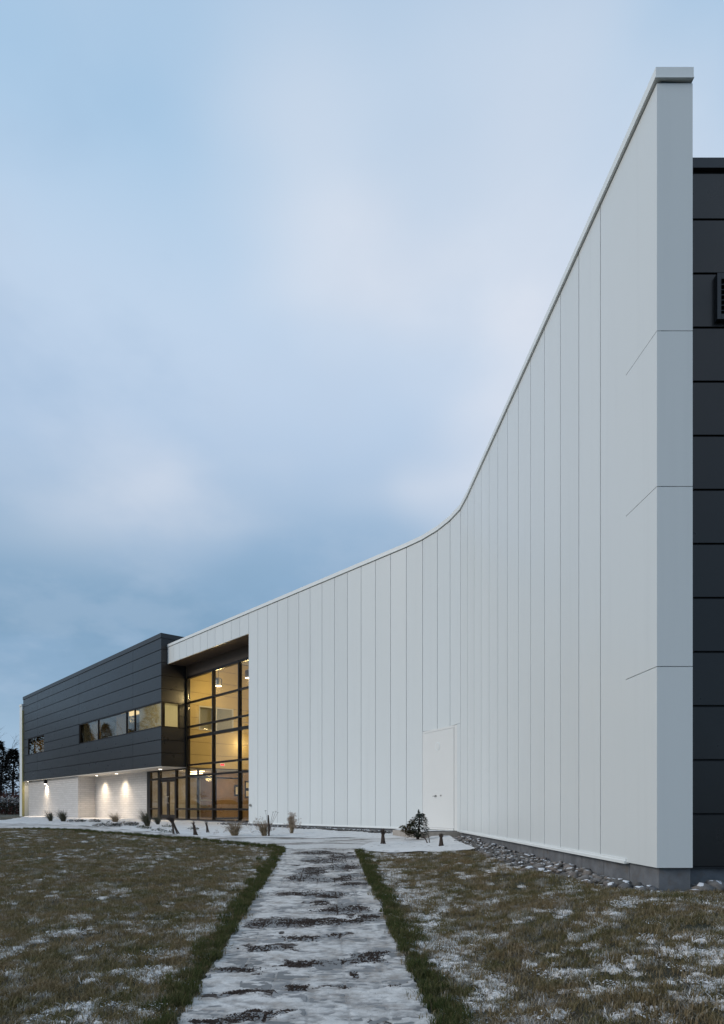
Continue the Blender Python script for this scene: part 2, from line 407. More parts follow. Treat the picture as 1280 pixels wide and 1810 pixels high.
pav = tag(mesh('walkway', [(-1.10, 2.6, g(0, 2.6)-.012), (.56, 2.6, g(0, 2.6)-.012), (-.16, 14.98, g(-1, 14.98)-.012), (-1.81, 15.38, g(-1, 15.38)-.012)], [(0, 1, 2, 3)],
          plain('joint sand', (.11, .095, .08), .95, var=.3, scale=30)), 'straight paved path under trampled snow', kind='structure')
def paver_m(t, out):
    p = t.pos(); r = t.rand(); n = t.noise(p, 18, 6)
    c = t.mix(r, (.17, .165, .16), (.27, .26, .255)); c = t.mix(t.ramp(n, [(.35, 0.0), (.7, .6)]), c, (.12, .115, .11))
    t.pbsdf(out, Base_Color=c, Roughness=.6, Normal=t.bump(n, .5, .006))
M['paver'] = mat('grey paver', paver_m)
rows, cols = 46, 6
pm = None
for j in range(rows):
    y0 = 2.62+j*.272; yc = y0+.136; l, r = path_lr(yc); w = (r-l-.02)/cols
    for i in range(cols):
        if pm is None:
            a, b, h = .128, .128, .03; c = .006
            Vp = [(-a, -b, -h), (a, -b, -h), (a, b, -h), (-a, b, -h), (-a, -b, -c), (a, -b, -c), (a, b, -c), (-a, b, -c), (-a+c, -b+c, 0), (a-c, -b+c, 0), (a-c, b-c, 0), (-a+c, b-c, 0)]
            Fp = [(3, 2, 1, 0)]+[(k+4*q, (k+1) % 4+4*q, (k+1) % 4+4*q+4, k+4*q+4) for q in (0, 1) for k in range(4)]+[(8, 9, 10, 11)]
            pm = bpy.data.meshes.new('paver'); pm.from_pydata(Vp, [], Fp); pm.materials.append(M['paver'])
        o = bpy.data.objects.new('paver', pm); COL.objects.link(o); o.parent = pav
        xc = l+.01+w*(i+.5); o.location = (xc, yc, g(-.4, yc)+random.uniform(-.002, .002))
        o.rotation_euler = (random.uniform(-.008, .008)+.0345, random.uniform(-.008, .008), .057+random.uniform(-.01, .01))
def snowpath_m(t, out):
    p = t.pos(); n = t.noise(p, 9, 6, .7); f = t.noise(t.map(p, (1, 1.6, 1)), 30, 6, .7); so_ = t.attr('soil').outputs['Fac']; th = t.attr('thick').outputs['Fac']
    c = t.mix(t.ramp(n, [(.35, 0.0), (.7, 1.0)]), (.52, .485, .455), (.73, .69, .65))
    c = t.mix(t.ramp(t.math('ADD', th, t.math('MULTIPLY', f, .5)), [(.26, .80), (.62, 0.0)]), c, (.27, .25, .235))
    c = t.mix(t.ramp(t.noise(t.map(p, (1, 1.5, 1)), 3.2, 7, .72), [(.47, 0.0), (.64, .62)]), c, (.20, .155, .12))
    k = t.math('ADD', so_, t.math('MULTIPLY', t.math('SUBTRACT', f, .5), 1.3))
    c = t.mix(t.ramp(k, [(.20, 0.0), (.36, .98)]), c, (.034, .019, .012))
    c = t.mix(t.ramp(t.noise(p, 75, 3, .8), [(.61, 0.0), (.67, .8)]), c, (.07, .052, .040))
    t.pbsdf(out, Base_Color=c, Roughness=.8, Normal=t.bump(f, .4, .010))
M['snowpath'] = mat('trampled snow', snowpath_m)
V = []; F = []; TH = []; SO = []; y = 2.62; rowi = 0; NX = 84
while y < 15.3:
    l, r = path_lr(y)
    for i in range(NX+1):
        x = l+(r-l)*i/NX; jx = .035*fbm(0, y, 6, i) if i in (0, NX) else 0
        th = path_snow(x, y); s = max(0, soil_at(x, y)); e = min(i, NX-i)/NX
        z = (th*.5 if th > 0 else th)-.004*min(1, s)
        V.append((x+jx, y, g(-.4, y)+max(-.012, z))); TH.append(max(0, min(1, th/.02))); SO.append(min(1, s))
    if rowi:
        b = rowi*(NX+1); F += [(b-NX-1+i, b-NX+i, b+1+i, b+i) for i in range(NX)]
    rowi += 1; y += .018 if y < 8 else .035
sn = mesh('snow_cover', V, F, M['snowpath'], smooth=True)
for an, vals in (('thick', TH), ('soil', SO)):
    sn.data.attributes.new(an, 'FLOAT', 'POINT').data.foreach_set('value', vals)
tag(sn, 'thin trampled snow lying over the straight path', kind='stuff')
mb = MB(); OC = [(1, 0, 0), (0, 1, 0), (-1, 0, 0), (0, -1, 0), (0, 0, 1), (0, 0, -1)]; OF = [(0, 1, 4), (1, 2, 4), (2, 3, 4), (3, 0, 4), (1, 0, 5), (2, 1, 5), (3, 2, 5), (0, 3, 5)]
for cx, cy, rx, ry in SOIL:
    for _ in range(int(min(1600, 11000*rx*ry+160)*(1 if cy < 8 else .5))):
        x = cx+random.gauss(0, rx*.62); y = cy+random.gauss(0, ry*.62); l, r = path_lr(y)
        if not l < x < r or soil_at(x, y) < .30*random.random(): continue
        s = random.uniform(.003, .009)*(1 if random.random() < .9 else 1.8); a = random.uniform(0, 6.28); ca, sa = math.cos(a)*s, math.sin(a)*s
        z = g(-.4, y)+max(-.006, .5*path_snow(x, y)-.002)+s*.2
        mb.add([(x+ca*v[0]-sa*v[1], y+sa*v[0]*.8+ca*v[1], z+v[2]*s*.7) for v in OC], OF)
def soil_m(t, out): t.pbsdf(out, Base_Color=t.mix(t.noise(t.pos(), 60, 3), (.011, .0065, .0045), (.055, .032, .021)), Roughness=.95)
M['soil'] = mat('dark soil', soil_m)
tag(mb.build('soil_crumbs', M['soil']), 'dark brown soil crumbs spilled in streaks across the snowy path', kind='stuff')

# ---- cross walk and planting beds
WALK = [(-.16, 14.98), (-1.81, 15.38), (-2.08, 15.94), (-2.4, 16.24), (-3.05, 16.7), (-3.59, 17.19), (-4.93, 18.27), (-6.61, 19.49), (-8.26, 20.64), (-10.06, 22.05), (-11.61, 22.8), (-15.5, 24.2), (-30, 27.0), (-30, 31.5), (-17, 29.2), (-12.2, 27.2), (-8.6, 22.8), (-6.0, 19.9), (-3.6, 18.5), (-1.3, 18.3), (1.0, 18.4), (2.0, 18.0), (1.7, 17.1), (.3, 16.9)]
def walk_m(t, out):
    p = t.pos(); n = t.noise(t.map(p, (.6, 1.3, 1), (0, 0, .7)), 1.3, 6, .65); f = t.noise(p, 14, 6, .7)
    c = t.mix(t.ramp(f, [(.35, 0.0), (.7, 1.0)]), (.50, .475, .455), (.70, .675, .65))
    k = t.math('ADD', n, t.math('MULTIPLY', t.math('SUBTRACT', f, .5), .35))
    c = t.mix(t.ramp(k, [(.50, 0.0), (.62, .85)]), c, (.10, .075, .055))
    t.pbsdf(out, Base_Color=c, Roughness=.8, Normal=t.bump(f, .6, .02))
M['walk'] = mat('slushy walk', walk_m)
sheet('walkway', WALK, M['walk'], .004, lambda x, y: .45, None, None, 'curving slushy walkway in front of the planting bed')
BED_L = [(-6.0, 19.9), (-3.6, 18.5), (-1.3, 18.3), (1.0, 18.4), (2.2, 17.9), (2.5, 18.5), (1.5, 20.3), (-4.6, 27.4), (-8.2, 33.8), (-18.3, 45), (-26.8, 52.6), (-20.5, 38), (-18, 31), (-17, 29.2), (-12.2, 27.2), (-8.6, 22.8)]
BED_R = [(-.16, 14.98), (.25, 14.49), (1.22, 14.03), (2.17, 13.15), (2.35, 13.4), (2.3, 15.5), (2.32, 17.4), (2.0, 18.0), (1.7, 17.1), (.3, 16.9)]
def snow_m(t, out):
    p = t.pos(); n = t.noise(p, 2.2, 6, .6); f = t.noise(p, 22, 5, .7)
    c = t.mix(t.ramp(n, [(.3, 0.0), (.7, 1.0)]), (.60, .585, .57), (.73, .715, .70))
    c = t.mix(t.ramp(t.noise(p, 5.5, 7, .7), [(.58, 0.0), (.66, .75)]), c, (.15, .115, .085))
    t.pbsdf(out, Base_Color=c, Roughness=.75, Subsurface_Weight=0.0, Normal=t.bump(t.math('ADD', t.math('MULTIPLY', f, .4), n), .7, .05))
M['snow'] = mat('bed snow', snow_m)
bz = lambda x, y: .035*fbm(x, y, .9, 3.3)
sheet('planting_bed', BED_L, M['snow'], .008, lambda x, y: .4, None, bz, 'snow covered planting bed along the front of the building')
sheet('planting_bed', BED_R, M['snow'], .032, lambda x, y: .16, None, bz, 'small snowy planting bed between path, lawn and service door')

# ------------------------------------------------------------------ curved white wall
wall = empty('white_panel_wall', (2.9, 16, 0), 'tall curved white metal panel wall sweeping from entrance to the near corner', 'wall')
ZT = 8.68; ZF = 7.87
e_l = -D; A0 = Vector(P(F0, 0)); A1 = Vector((-4.70, 26.96))
seams = [A0]
L = (A1-A0).length; k = 11
seams += [A0+(A1-A0)*((L-.704*(k-1-i))/L) for i in range(k)]      # eleven fascia panels
A2 = Vector((1.37, 20.11)); nl = 13
seams += [A1+(A2-A1)*(i+1)/nl for i in range(nl)]
i_open = 11
seams += [Vector(p) for p in ((1.82, 19.54), (2.19, 18.91), (2.47, 18.24), (2.66, 17.56), (2.73, 16.82))]
A3 = seams[-1]; A4 = Vector((3.26, 7.19)); nr = 13
seams += [A3+(A4-A3)*(i+1)/nr for i in range(nr)]
i_corner = len(seams)-1
E1 = Vector((3.655, 7.19)); line = [tuple(p) for p in seams]+[(E1.x, E1.y)]
GAP = .0095
def panel(a, b, z0, z1, parent=wall, m='white', th=.05, gap=GAP, name='wall_panel', out=0.0):
    a, b = Vector(a), Vector(b); u = (b-a).normalized()*gap
    return MB().seg(a+u, b-u, z0, z1, out-th, out).build(name, M[m], parent)
i_d = 11+14                                            # the bend where the service door sits
for i in range(i_corner):
    a, b = seams[i], seams[i+1]
    z0 = ZF if i < i_open else (2.94 if i_d <= i <= i_d+2 else 0.0)
    if i == i_corner-1:                                # folded corner panels in four lifts
        zs = [0, 2.23, 4.22, 5.94, ZT]
        for z, zz in zip(zs[:-1], zs[1:]):
            mbx = MB(); u = Vector((0, 0)); c2 = E1
            p0, p1, p2 = tuple(a+u), tuple(b), (c2.x, c2.y)
            rb = ribbon([p0, p1, p2], z+.004, zz-.004, -.05, 0); rb.build('corner_panel', M['white0'], wall)
    elif i == i_corner-2: MB().seg(a+(b-a).normalized()*GAP, b-(b-a).normalized()*.0005, 0.0, ZT, -.05, 0).build('wall_panel', M['white0'], wall)
    else: panel(a, b, z0, ZT)
line_s = line
core_l = ribbon([line[0]]+[line[i_open]], ZF+.02, ZT+.05, -.38, -.051); core_l.build('wall_core', M['core'], wall)
core = ribbon(line[i_open:i_d+1], .0, ZT+.05, -.36, -.051); core.build('wall_core', M['core'], wall)
ribbon(line[i_d:i_d+4], 2.96, ZT+.05, -.36, -.051).build('wall_core', M['core'], wall)
ribbon(line[i_d+3:i_corner+1], .0, ZT+.05, -.36, -.051).build('wall_core', M['core'], wall)
MB().prism([(A4.x+.05, A4.y+.051), (E1.x-.003, E1.y+.051), (E1.x-.003, E1.y+.7), (A4.x+.05, A4.y+.7)], .0, ZT+.04).build('wall_core', M['trim'], wall)
ribbon(line, ZT, ZT+.035, -.36, -.02).build('shadow_gap', M['gasket'], wall)
cp = ribbon(line, ZT+.03, ZT+.150, -.42, .024); cp.build('coping', M['trim'], wall)
ribbon(line, ZT+.022, ZT+.030, -.05, .036).build('coping_drip', M['trim'], wall)
MB().seg(A0, A1, ZF-.012, ZF+.0, -.05, .006).build('edge_trim', M['trim'], wall)
# soffit under the overhang
sof = MB(); sof.prism([P(F0, 0, .05), P(F0, -7.68, .05), P(F0, -7.68, 1.03), P(F0, 0, 1.03)][::-1], ZF, ZF+.05); sof.build('soffit', M['soffit'], wall)
# base flashing (stops short of the near corner) and foundation
fl_end = A3+(A4-A3)*.925
for pts in (line[i_open:i_d+1], line[i_d+3:i_corner-1]+[tuple(fl_end)]):
    ribbon(pts, -.014, .022, -.03, .030).build('base_flashing', M['trim'], wall)
    ribbon(pts, .022, .050, -.03, .014).build('base_flashing', M['trim'], wall)
fpts = offs(line, -.045)
for i in range(i_open, len(fpts)-1):
    a, b = Vector(fpts[i]), Vector(fpts[i+1]); u = (b-a).normalized()*.004
    MB().seg(a+u, b-u, -.9, -.015 if i < i_corner-1 else -.004, -.10, 0).build('foundation_panel', M['concrete'], wall)
ribbon(fpts[i_open:], -.9, -.02, -.25, -.105).build('foundation_core', M['core'], wall)
# small sensor by the glazing
MB().tube([tuple(A1+(A2-A1)*.02)+(.74,), tuple(A1+(A2-A1)*.02-N_*.07)+(.74,)], .05, 10).build('wall_sensor', M['lock'], wall)

# service door (flush, tall) with landing
da, db = Vector((1.865, 19.47)), Vector((2.545, 17.97)); dfe = Vector((2.60, 17.78)); u = (db-da).normalized(); no = Vector((u.y, -u.x))
door = MB(); door.seg(da, db, .075, 2.86, -.05, .012).build('service_door', M['doorw'], wall)
dr = wall.children[-1] if False else [o for o in wall.children if o.name.startswith('service_door')][0]
def at_door(s, z, o=.012): p = da+(db-da)*s+no*o; return (p.x, p.y, z)
MB().tube([at_door(.43, .99), at_door(.43, .99, .05)], .024, 12).build('handle', M['lock'], dr)
MB().tube([at_door(.43, .99, .06), at_door(.36, .985, .06)], [.011, .009], 8).build('handle', M['lock'], dr)
MB().tube([at_door(.60, 1.0), at_door(.58, 1.0, .03)], .018, 12).build('lock', M['lock'], dr)
ring = MB().tube([at_door(.48, 2.42), at_door(.48, 2.42, .02)], .13, 24); ring.build('round_plate', M['trim'], dr)
MB().tube([at_door(.48, 2.42), at_door(.48, 2.42, .026)], .095, 24).build('round_plate', M['doorw'], dr)
fr = MB(); fr.seg(seams[i_d], da-u*.006, 0.02, 2.93, -.08, .0); fr.seg(da-u*.004, db+u*.004, 2.868, 2.93, -.08, .006); fr.seg(db+u*.006, dfe, .02, 2.93, -.08, .0); fr.seg(da, db, .02, .070, -.08, .03)
fr.build('door_frame', M['doorw'], wall)
panel(dfe, seams[i_d+3], 0.0, 2.935, gap=.0025)
MB().seg(da-u*.05, dfe+u*.1, .02, 2.95, -.25, -.09).build('wall_core', M['core'], wall)
lp = [tuple(da+no*.0-u*.12), tuple(da+no*1.0-u*.12), tuple(dfe+no*1.0-u*.25), tuple(dfe-no*.05+u*.12)]
land = MB().prism(lp, -.55, .0); tag(land.build('landing_step', M['stepc']), 'pale concrete landing at the foot of the white service door', 'step')
sl = MB(); lpi = [tuple(Vector(p)*1.0) for p in lp]
nn = 14; V = []
for j in range(nn+1):
    for i in range(nn+1):
        a_ = Vector(lp[0]).lerp(Vector(lp[3]), i/nn); b_ = Vector(lp[1]).lerp(Vector(lp[2]), i/nn); q = a_.lerp(b_, .05+.9*j/nn)
        V.append((q.x, q.y, .004+.018*math.sin(math.pi*min(1, max(0, j/nn)))**.4+.008*fbm(q.x, q.y, 4, 2)))
tag(mesh('snow_cover', V, [(j*(nn+1)+i, j*(nn+1)+i+1, (j+1)*(nn+1)+i+1, (j+1)*(nn+1)+i) for j in range(nn) for i in range(nn)][::1], M['snow'], smooth=True), 'clean thin snow on the service door landing', kind='stuff')

# ------------------------------------------------------------------ dark building at the right edge
rb_ = empty('dark_clad_building', (6, 7.82, 0), 'dark charcoal panel building behind the near white corner', 'building')
YD = 7.82; za_ = [-.05]+[7.74-.65*i for i in range(11, -1, -1)]+[8.30]
for z0, z1 in zip(za_[:-1], za_[1:]):
    MB().seg((3.66, YD), (9.0, YD), z0+.014, z1-.014, -.05, 0).build('cladding_panel', M['dark'], rb_)
MB().seg((3.66, YD), (9.0, YD), -.05, 8.34, -.40, -.03).build('backing', M['gasket'], rb_)
MB().seg((3.66, YD), (9.0, YD), 8.335, 8.455, -.45, .03).build('coping', M['darktrim'], rb_)
MB().seg((3.62, YD), (9.0, YD), -.85, -.062, -.3, -.02).build('foundation', M['concrete'], rb_)
MB().seg((3.66, YD), (9.0, YD), -.062, -.045, -.1, .02).build('base_trim', M['darktrim'], rb_)
lv = empty('wall_louvre', (4.29, YD, 6.5), 'dark metal wall louvre high on the charcoal cladding at right', 'louvre')
fm = MB(); fm.seg((4.24, YD), (4.285, YD), 6.50, 7.05, .002, .06); fm.seg((4.94, YD), (5.01, YD), 6.50, 7.05, .002, .06); fm.seg((4.287, YD), (4.938, YD), 6.98, 7.05, .002, .06); fm.seg((4.287, YD), (4.938, YD), 6.50, 6.56, .002, .06)
fm.build('frame', M['darktrim'], lv)
MB().seg((4.287, YD), (4.938, YD), 6.562, 6.978, .002, .006).build('backing', M['gasket'], lv)
for i in range(6):
    z = 6.60+i*.062; MB().add([(4.287, YD-.055, z), (4.938, YD-.055, z), (4.938, YD-.010, z+.045), (4.287, YD-.010, z+.045), (4.287, YD-.055, z+.006), (4.938, YD-.055, z+.006), (4.938, YD-.010, z+.051), (4.287, YD-.010, z+.051)],
        [(3, 2, 1, 0), (4, 5, 6, 7), (0, 1, 5, 4), (1, 2, 6, 5), (2, 3, 7, 6), (3, 0, 4, 7)]).build('slat', M['darktrim'], lv)

# ------------------------------------------------------------------ dark two-storey block on the left
blk = empty('dark_clad_building', (Q.x, Q.y, 0), 'dark charcoal upper storey block with ribbon window over pale brick', 'building')
TE = 25.4
Z = [2.71, 3.38, 4.04, 4.68, 5.31, 5.95, 6.60, 7.25, 7.90, 8.55, 9.14]
colb = [0, 3.56, 12.25, 21.4, TE]
def dseg(t0, t1): return P(Q, t1), P(Q, t0)            # left to right
for r in range(10):
    z0, z1 = Z[r], Z[r+1]; strip = r in (3, 4)
    for c in range(4):
        t0, t1 = colb[c], colb[c+1]
        if strip and c < 2: continue
        spans = [(t0, t1)]
        if strip and c == 2: spans = [(t0, 19.8)]
        if strip and c == 3: spans = [(24.0, t1)]
        for s0, s1 in spans:
            a, b = dseg(s0, s1); panel(a, b, z0+.018, z1-.018, blk, 'dark', gap=.010, name='cladding_panel')
    if not strip: panel(P(Q, 0), P(Q, 0, 1.34), z0+.012, z1-.012, blk, 'dark', gap=.004, name='cladding_panel', out=-.001)
    else: panel(P(Q, 0, .98), P(Q, 0, 1.34), z0+.012, z1-.012, blk, 'dark', gap=.004, name='cladding_panel', out=-.001)
bk = MB()
for s0, s1, z0, z1 in ((0.06, TE, Z[0], Z[3]), (0.06, TE, Z[5], 9.2), (12.25, 19.8, Z[3], Z[5]), (24.0, TE, Z[3], Z[5])):
    a, b = dseg(s0, s1); bk.seg(a, b, z0, z1, -.22, -.052)
bk.build('backing', M['gasket'], blk)
b2 = MB()
for k0, k1, z0, z1 in ((.06, 1.34, Z[0], Z[3]), (.06, 1.34, Z[5], 9.2), (1.0, 1.34, Z[3], Z[5])): b2.seg(P(Q, 0, k0), P(Q, 0, k1), z0, z1, -.2, -.053)
b2.build('backing', M['gasket'], blk)
ribbon([P(Q, TE), P(Q, 0), P(Q, 0, 6)], 9.13, 9.36, -.35, .035).build('coping', M['darktrim'], blk)
# roof and rear walls close the block
MB().prism([P(Q, .06, .06), P(Q, .06, 9), P(Q, TE, 9), P(Q, TE, .06)], 8.9, 9.1).build('roof', M['darktrim'], blk)
MB().prism([P(Q, .06, 8.8), P(Q, .06, 9), P(Q, TE, 9), P(Q, TE, 8.8)], 0, 8.9).build('rear_wall', M['darktrim'], blk)
MB().prism([P(Q, TE-.15, .06), P(Q, TE-.15, 8.8), P(Q, TE, 8.8), P(Q, TE, .06)], 2.7, 8.9).build('end_wall', M['dark'], blk)
MB().prism([P(Q, .03, .03), P(Q, .03, 1.36), P(Q, TE, 1.36), P(Q, TE, .03)], Z[0]-.04, Z[0]).build('soffit', M['lsoffit'], blk)
MB().prism([P(Q, .22, .25), P(Q, .22, 8.8), P(Q, TE-.15, 8.8), P(Q, TE-.15, .25)], 3.95, 4.05).build('upper_floor', M['intfloor'], blk)
MB().prism([P(Q, .22, .25), P(Q, .22, 8.8), P(Q, TE-.15, 8.8), P(Q, TE-.15, .25)], 6.35, 6.40).build('ceiling', M['greyint'], blk)
MB().prism([P(Q, .3, 4.6), P(Q, .3, 4.7), P(Q, TE-.2, 4.7), P(Q, TE-.2, 4.6)], 4.05, 6.35).build('inner_wall', M['greyint'], blk)
MB().prism([P(Q, 3.33, .3), P(Q, 3.33, 4.6), P(Q, 3.43, 4.6), P(Q, 3.43, .3)], 4.05, 6.35).build('inner_wall', M['greyint'], blk)
MB().prism([P(Q, 12.3, .3), P(Q, 12.3, 4.6), P(Q, 12.4, 4.6), P(Q, 12.4, .3)], 4.05, 6.35).build('inner_wall', M['greyint'], blk)
# ribbon window
def window(name, o, t0, t1, divs, z0, z1, parent, gl='dglass', depth=.09, direction=None):
    wn_ = MB(); pt = (lambda t: P(o, t)) if direction is None else (lambda t: P(o, 0, t))
    def S(a, b, za, zb, o0=-.10, o1=-.015):
        A, B = (pt(max(a, b)), pt(min(a, b))) if direction is None else (pt(min(a, b)), pt(max(a, b)))
        wn_.seg(A, B, za, zb, o0, o1)
    S(t0, t1, z0, z0+.05); S(t0, t1, z1-.05, z1)
    edges = [t0]+divs+[t1]
    for q, e in enumerate(edges):
        w = .03; e_ = e+(w if q == 0 else (-w if q == len(edges)-1 else 0)); S(e_-w, e_+w, z0+.05, z1-.05)
    w_ob = wn_.build(name, M['bronze'], parent)
    for a, b in zip(edges[:-1], edges[1:]):
        pb = MB(); A, B = (pt(b-.03), pt(a+.03)) if direction is None else (pt(a+.03), pt(b-.03))
        pb.seg(A, B, z0+.05, z1-.05, -.07, -.058); pb.build('glass_pane', M[gl], w_ob)
    return w_ob
wd = window('ribbon_window', Q, 0.0, 12.2, [3.39, 4.53, 8.88], Z[3], Z[5], blk)
window('corner_window', Q, 0.06, .98, [.17], Z[3], Z[5], blk, gl='glass', direction=1)
sw = window('window', Q, 19.8, 24.0, [], Z[3], Z[5], blk)
for t0, t1 in ((4.62, 6.45), (8.95, 10.6)):
    MB().seg(P(Q, t1, .20), P(Q, t0, .20), Z[3]+.03, Z[5]-.02, -.02, 0).build('blind', M['blind'], wd)
MB().seg(P(Q, 23.3, .24), P(Q, 19.9, .24), Z[3]+.03, Z[5]-.3, -.02, 0).build('blind', M['blind'], sw)
MB().prism([P(Q, .9, 1.0), P(Q, .9, 3.6), P(Q, 2.1, 3.6), P(Q, 2.1, 1.0)], 6.27, 6.34).build('ceiling_light', M['dimglow'], blk)
for t0, t1 in ((6.6, 8.6), (20.6, 22.6)): MB().prism([P(Q, t0, 1.3), P(Q, t0, 1.9), P(Q, t1, 1.9), P(Q, t1, 1.3)], 6.27, 6.34).build('ceiling_light', M['dimglow'], blk)
# brick ground storey: proud left bay, return, recessed right bay
TB = 13.4
for a, b, z1, nm in ((P(Q, 24.85, .25), P(Q, TB, .25), 2.67, 'brick_wall'), (P(C0, TB, 0), P(C0, 4.86, 0), 2.67, 'brick_wall')):
    o = MB().seg(a, b, -.5, z1, -.2, 0).build(nm, M['brick'], blk); uvbox(o, (D.x, D.y))
o = MB().seg(P(Q, TB, .252), P(Q, TB, 1.34), -.5, 2.668, .0, .2).build('brick_wall', M['brick'], blk)
o.data.transform(__import__('mathutils').Matrix.Translation((0, 0, 0))); uvbox(o, (N_.x, N_.y))
# far end: slot window whose pane itself emits, standing in for a lit interior, then the white and yellow fin
MB().prism([P(Q, 24.86, .45), P(Q, 24.86, 3), P(Q, 25.3, 3), P(Q, 25.3, .45)][::-1], -.3, 2.6).build('end_pier', M['bronze'], blk)
MB().seg(P(Q, 25.1, .42), P(Q, 24.9, .42), .0, 2.55, -.02, .0).build('slot_window', M['dimglow'], blk)
for z in (.55, 2.0): MB().seg(P(Q, 25.14, .41), P(Q, 24.88, .41), z, z+.05, -.02, .02).build('slot_transom', M['bronze'], blk)
fin = empty('fin_wall', P(Q, 26, 0)+(0,), 'slim white end fin with yellow inner face at the far left end', 'wall')
MB().seg(P(Q, TE+.78, 0), P(Q, TE+.07, 0), -.3, 8.66, -3.0, .07).build('fin_panel', M['trim'], fin)
MB().seg(P(Q, TE+.066, 0), P(Q, TE+.02, 0), -.3, 8.3, -.10, .075).build('yellow_panel', M['yellow'], fin)
MB().seg(P(Q, TE+.80, 0), P(Q, TE+.05, 0), 8.66, 8.82, -3.0, .10).build('coping', M['trim'], fin)

# lamps under the block
def spot(name, loc, target, power, size, blend, col=(1, .82, .60), r=.03):
    l = bpy.data.lights.new(name, 'SPOT'); l.energy = power; l.spot_size = math.radians(size); l.spot_blend = blend; l.color = col; l.shadow_soft_size = r
    o = bpy.data.objects.new(name, l); COL.objects.link(o); o.location = loc
    o.rotation_euler = (Vector(target)-Vector(loc)).to_track_quat('-Z', 'Y').to_euler(); return o
def downlight(t, k, label, power, gap=None, size=125):
    x, y = P(Q, t, k); e = empty('downlight', (x, y, 2.66), label, 'lamp', 'recessed soffit downlights')
    MB().lathe((0, 0, 0), [(.085, .0), (.085, .008), (.10, .008), (.10, -.004), (.085, -.004)], 18).build('trim_ring', M['trim'], e, loc=(0, 0, 0))
    MB().lathe((0, 0, 0), [(.08, -.006), (.08, -.001)], 18).build('lens', M['lampwhite'], e, loc=(0, 0, 0))
    s = spot('downlight_beam', (x, y, 2.64), (x, y, 0), power, size, 1.0, r=.14)
    return e
downlight(11.35, .80, 'recessed downlight in the soffit above the brick, farther of the pair', 420)
downlight(8.0, .80, 'recessed downlight in the soffit above the brick, nearer of the pair', 420)
downlight(1.9, .8, 'recessed downlight in the soffit over the entrance doors', 190, size=120)
downlight(25.05, .28, 'tiny recessed downlight at the far left end of the soffit', 30)
sc = empty('wall_lamp', P(Q, 20.0, .25)+(2.35,), 'lit bronze wall lamp on the left brick bay', 'lamp')
lx, ly = P(Q, 20.0, .13)
MB().lathe((lx, ly, 2.35), [(.09, 0), (.10, .02), (.10, .27), (.085, .30)], 16).build('housing', M['bronze'], sc)
MB().seg(P(Q, 20.07, .25), P(Q, 19.93, .25), 2.42, 2.58, .001, .05).build('bracket', M['bronze'], sc)
MB().lathe((lx, ly, 2.335), [(.08, 0), (.08, .012)], 16).build('lens', M['lampwhite'], sc)
spot('wall_lamp_beam', (lx, ly, 2.32), (lx, ly, 0), 330, 130, 1.0, r=.07)

# ------------------------------------------------------------------ glazed entrance and lobby
lob = empty('glazed_lobby', (C0.x, C0.y, 0), 'two storey glazed lobby glowing ochre inside the overhang', 'building')
TR = -9.0
def tk(t0, t1, k0, k1, z0, z1, name, m, parent=lob):
    return MB().prism([P(C0, t0, k0), P(C0, t0, k1), P(C0, t1, k1), P(C0, t1, k0)], z0, z1).build(name, M[m], parent)
tr_z = [0.0, .56, 2.25, 2.80, 4.22, 4.75, 5.99, 7.27]
mx = [0.0-.12, -2.78, -5.19, -7.6]
for t in mx: MB().seg(P(C0, t+.05), P(C0, t-.05), .0, 7.30, -.14, .02).build('mullion', M['bronze'], lob)
bays = [(-.17, -2.73), (-2.83, -5.14), (-5.24, -7.55)]
for z in tr_z:
    h = .06 if z in (0.0, 7.27) else (.045 if z not in (4.22,) else .075)
    for a, b in bays: MB().seg(P(C0, a), P(C0, b), z-(h if z else 0)+0.0, z+h, -.12, .005).build('transom', M['bronze'], lob)
for a, b in bays:
    for z0, z1 in zip(tr_z[:-1], tr_z[1:]):
        MB().seg(P(C0, a-.002), P(C0, b+.002), z0+.045, z1-.045, -.075, -.05).build('glass_pane', M['glass'], lob)
MB().seg(P(C0, 0), P(C0, TR), 7.335, 7.90, -.2, -.01).build('header', M['soffit'], lob)
MB().seg(P(C0, 5), P(C0, TR), -.45, -.002, -.3, .06).build('sill', M['concrete'], lob)
# entrance: frames, side lights and the pair of doors under the block
ez = [0.0, .56, 2.18, 2.66]
def fseg(t0, t1, z0, z1, m='bronze', name='frame', o0=-.12, o1=.012, par=lob): return MB().seg(P(C0, max(t0, t1)), P(C0, min(t0, t1)), z0, z1, o0, o1).build(name, M[m], par)
for t0, t1 in ((4.84, 4.40), (3.40, 3.14), (1.25, 1.13), (-.07, .06)): fseg(t0, t1, 0, 2.668, name='mullion')
for t0, t1 in ((4.40, 3.40), (3.14, 1.25), (1.13, .06)):
    fseg(t0, t1, 2.60, 2.665, name='transom'); fseg(t0, t1, 2.15, 2.25, name='transom')
    MB().seg(P(C0, t0), P(C0, t1), 2.25, 2.60, -.075, -.05).build('glass_pane', M['glass'], lob)
    if t0 != 3.14:
        fseg(t0, t1, .0, .07, name='transom'); fseg(t0, t1, .53, .60, name='transom')
        for z0, z1 in ((.07, .53), (.60, 2.15)): MB().seg(P(C0, t0), P(C0, t1), z0, z1, -.075, -.05).build('glass_pane', M['glass'], lob)
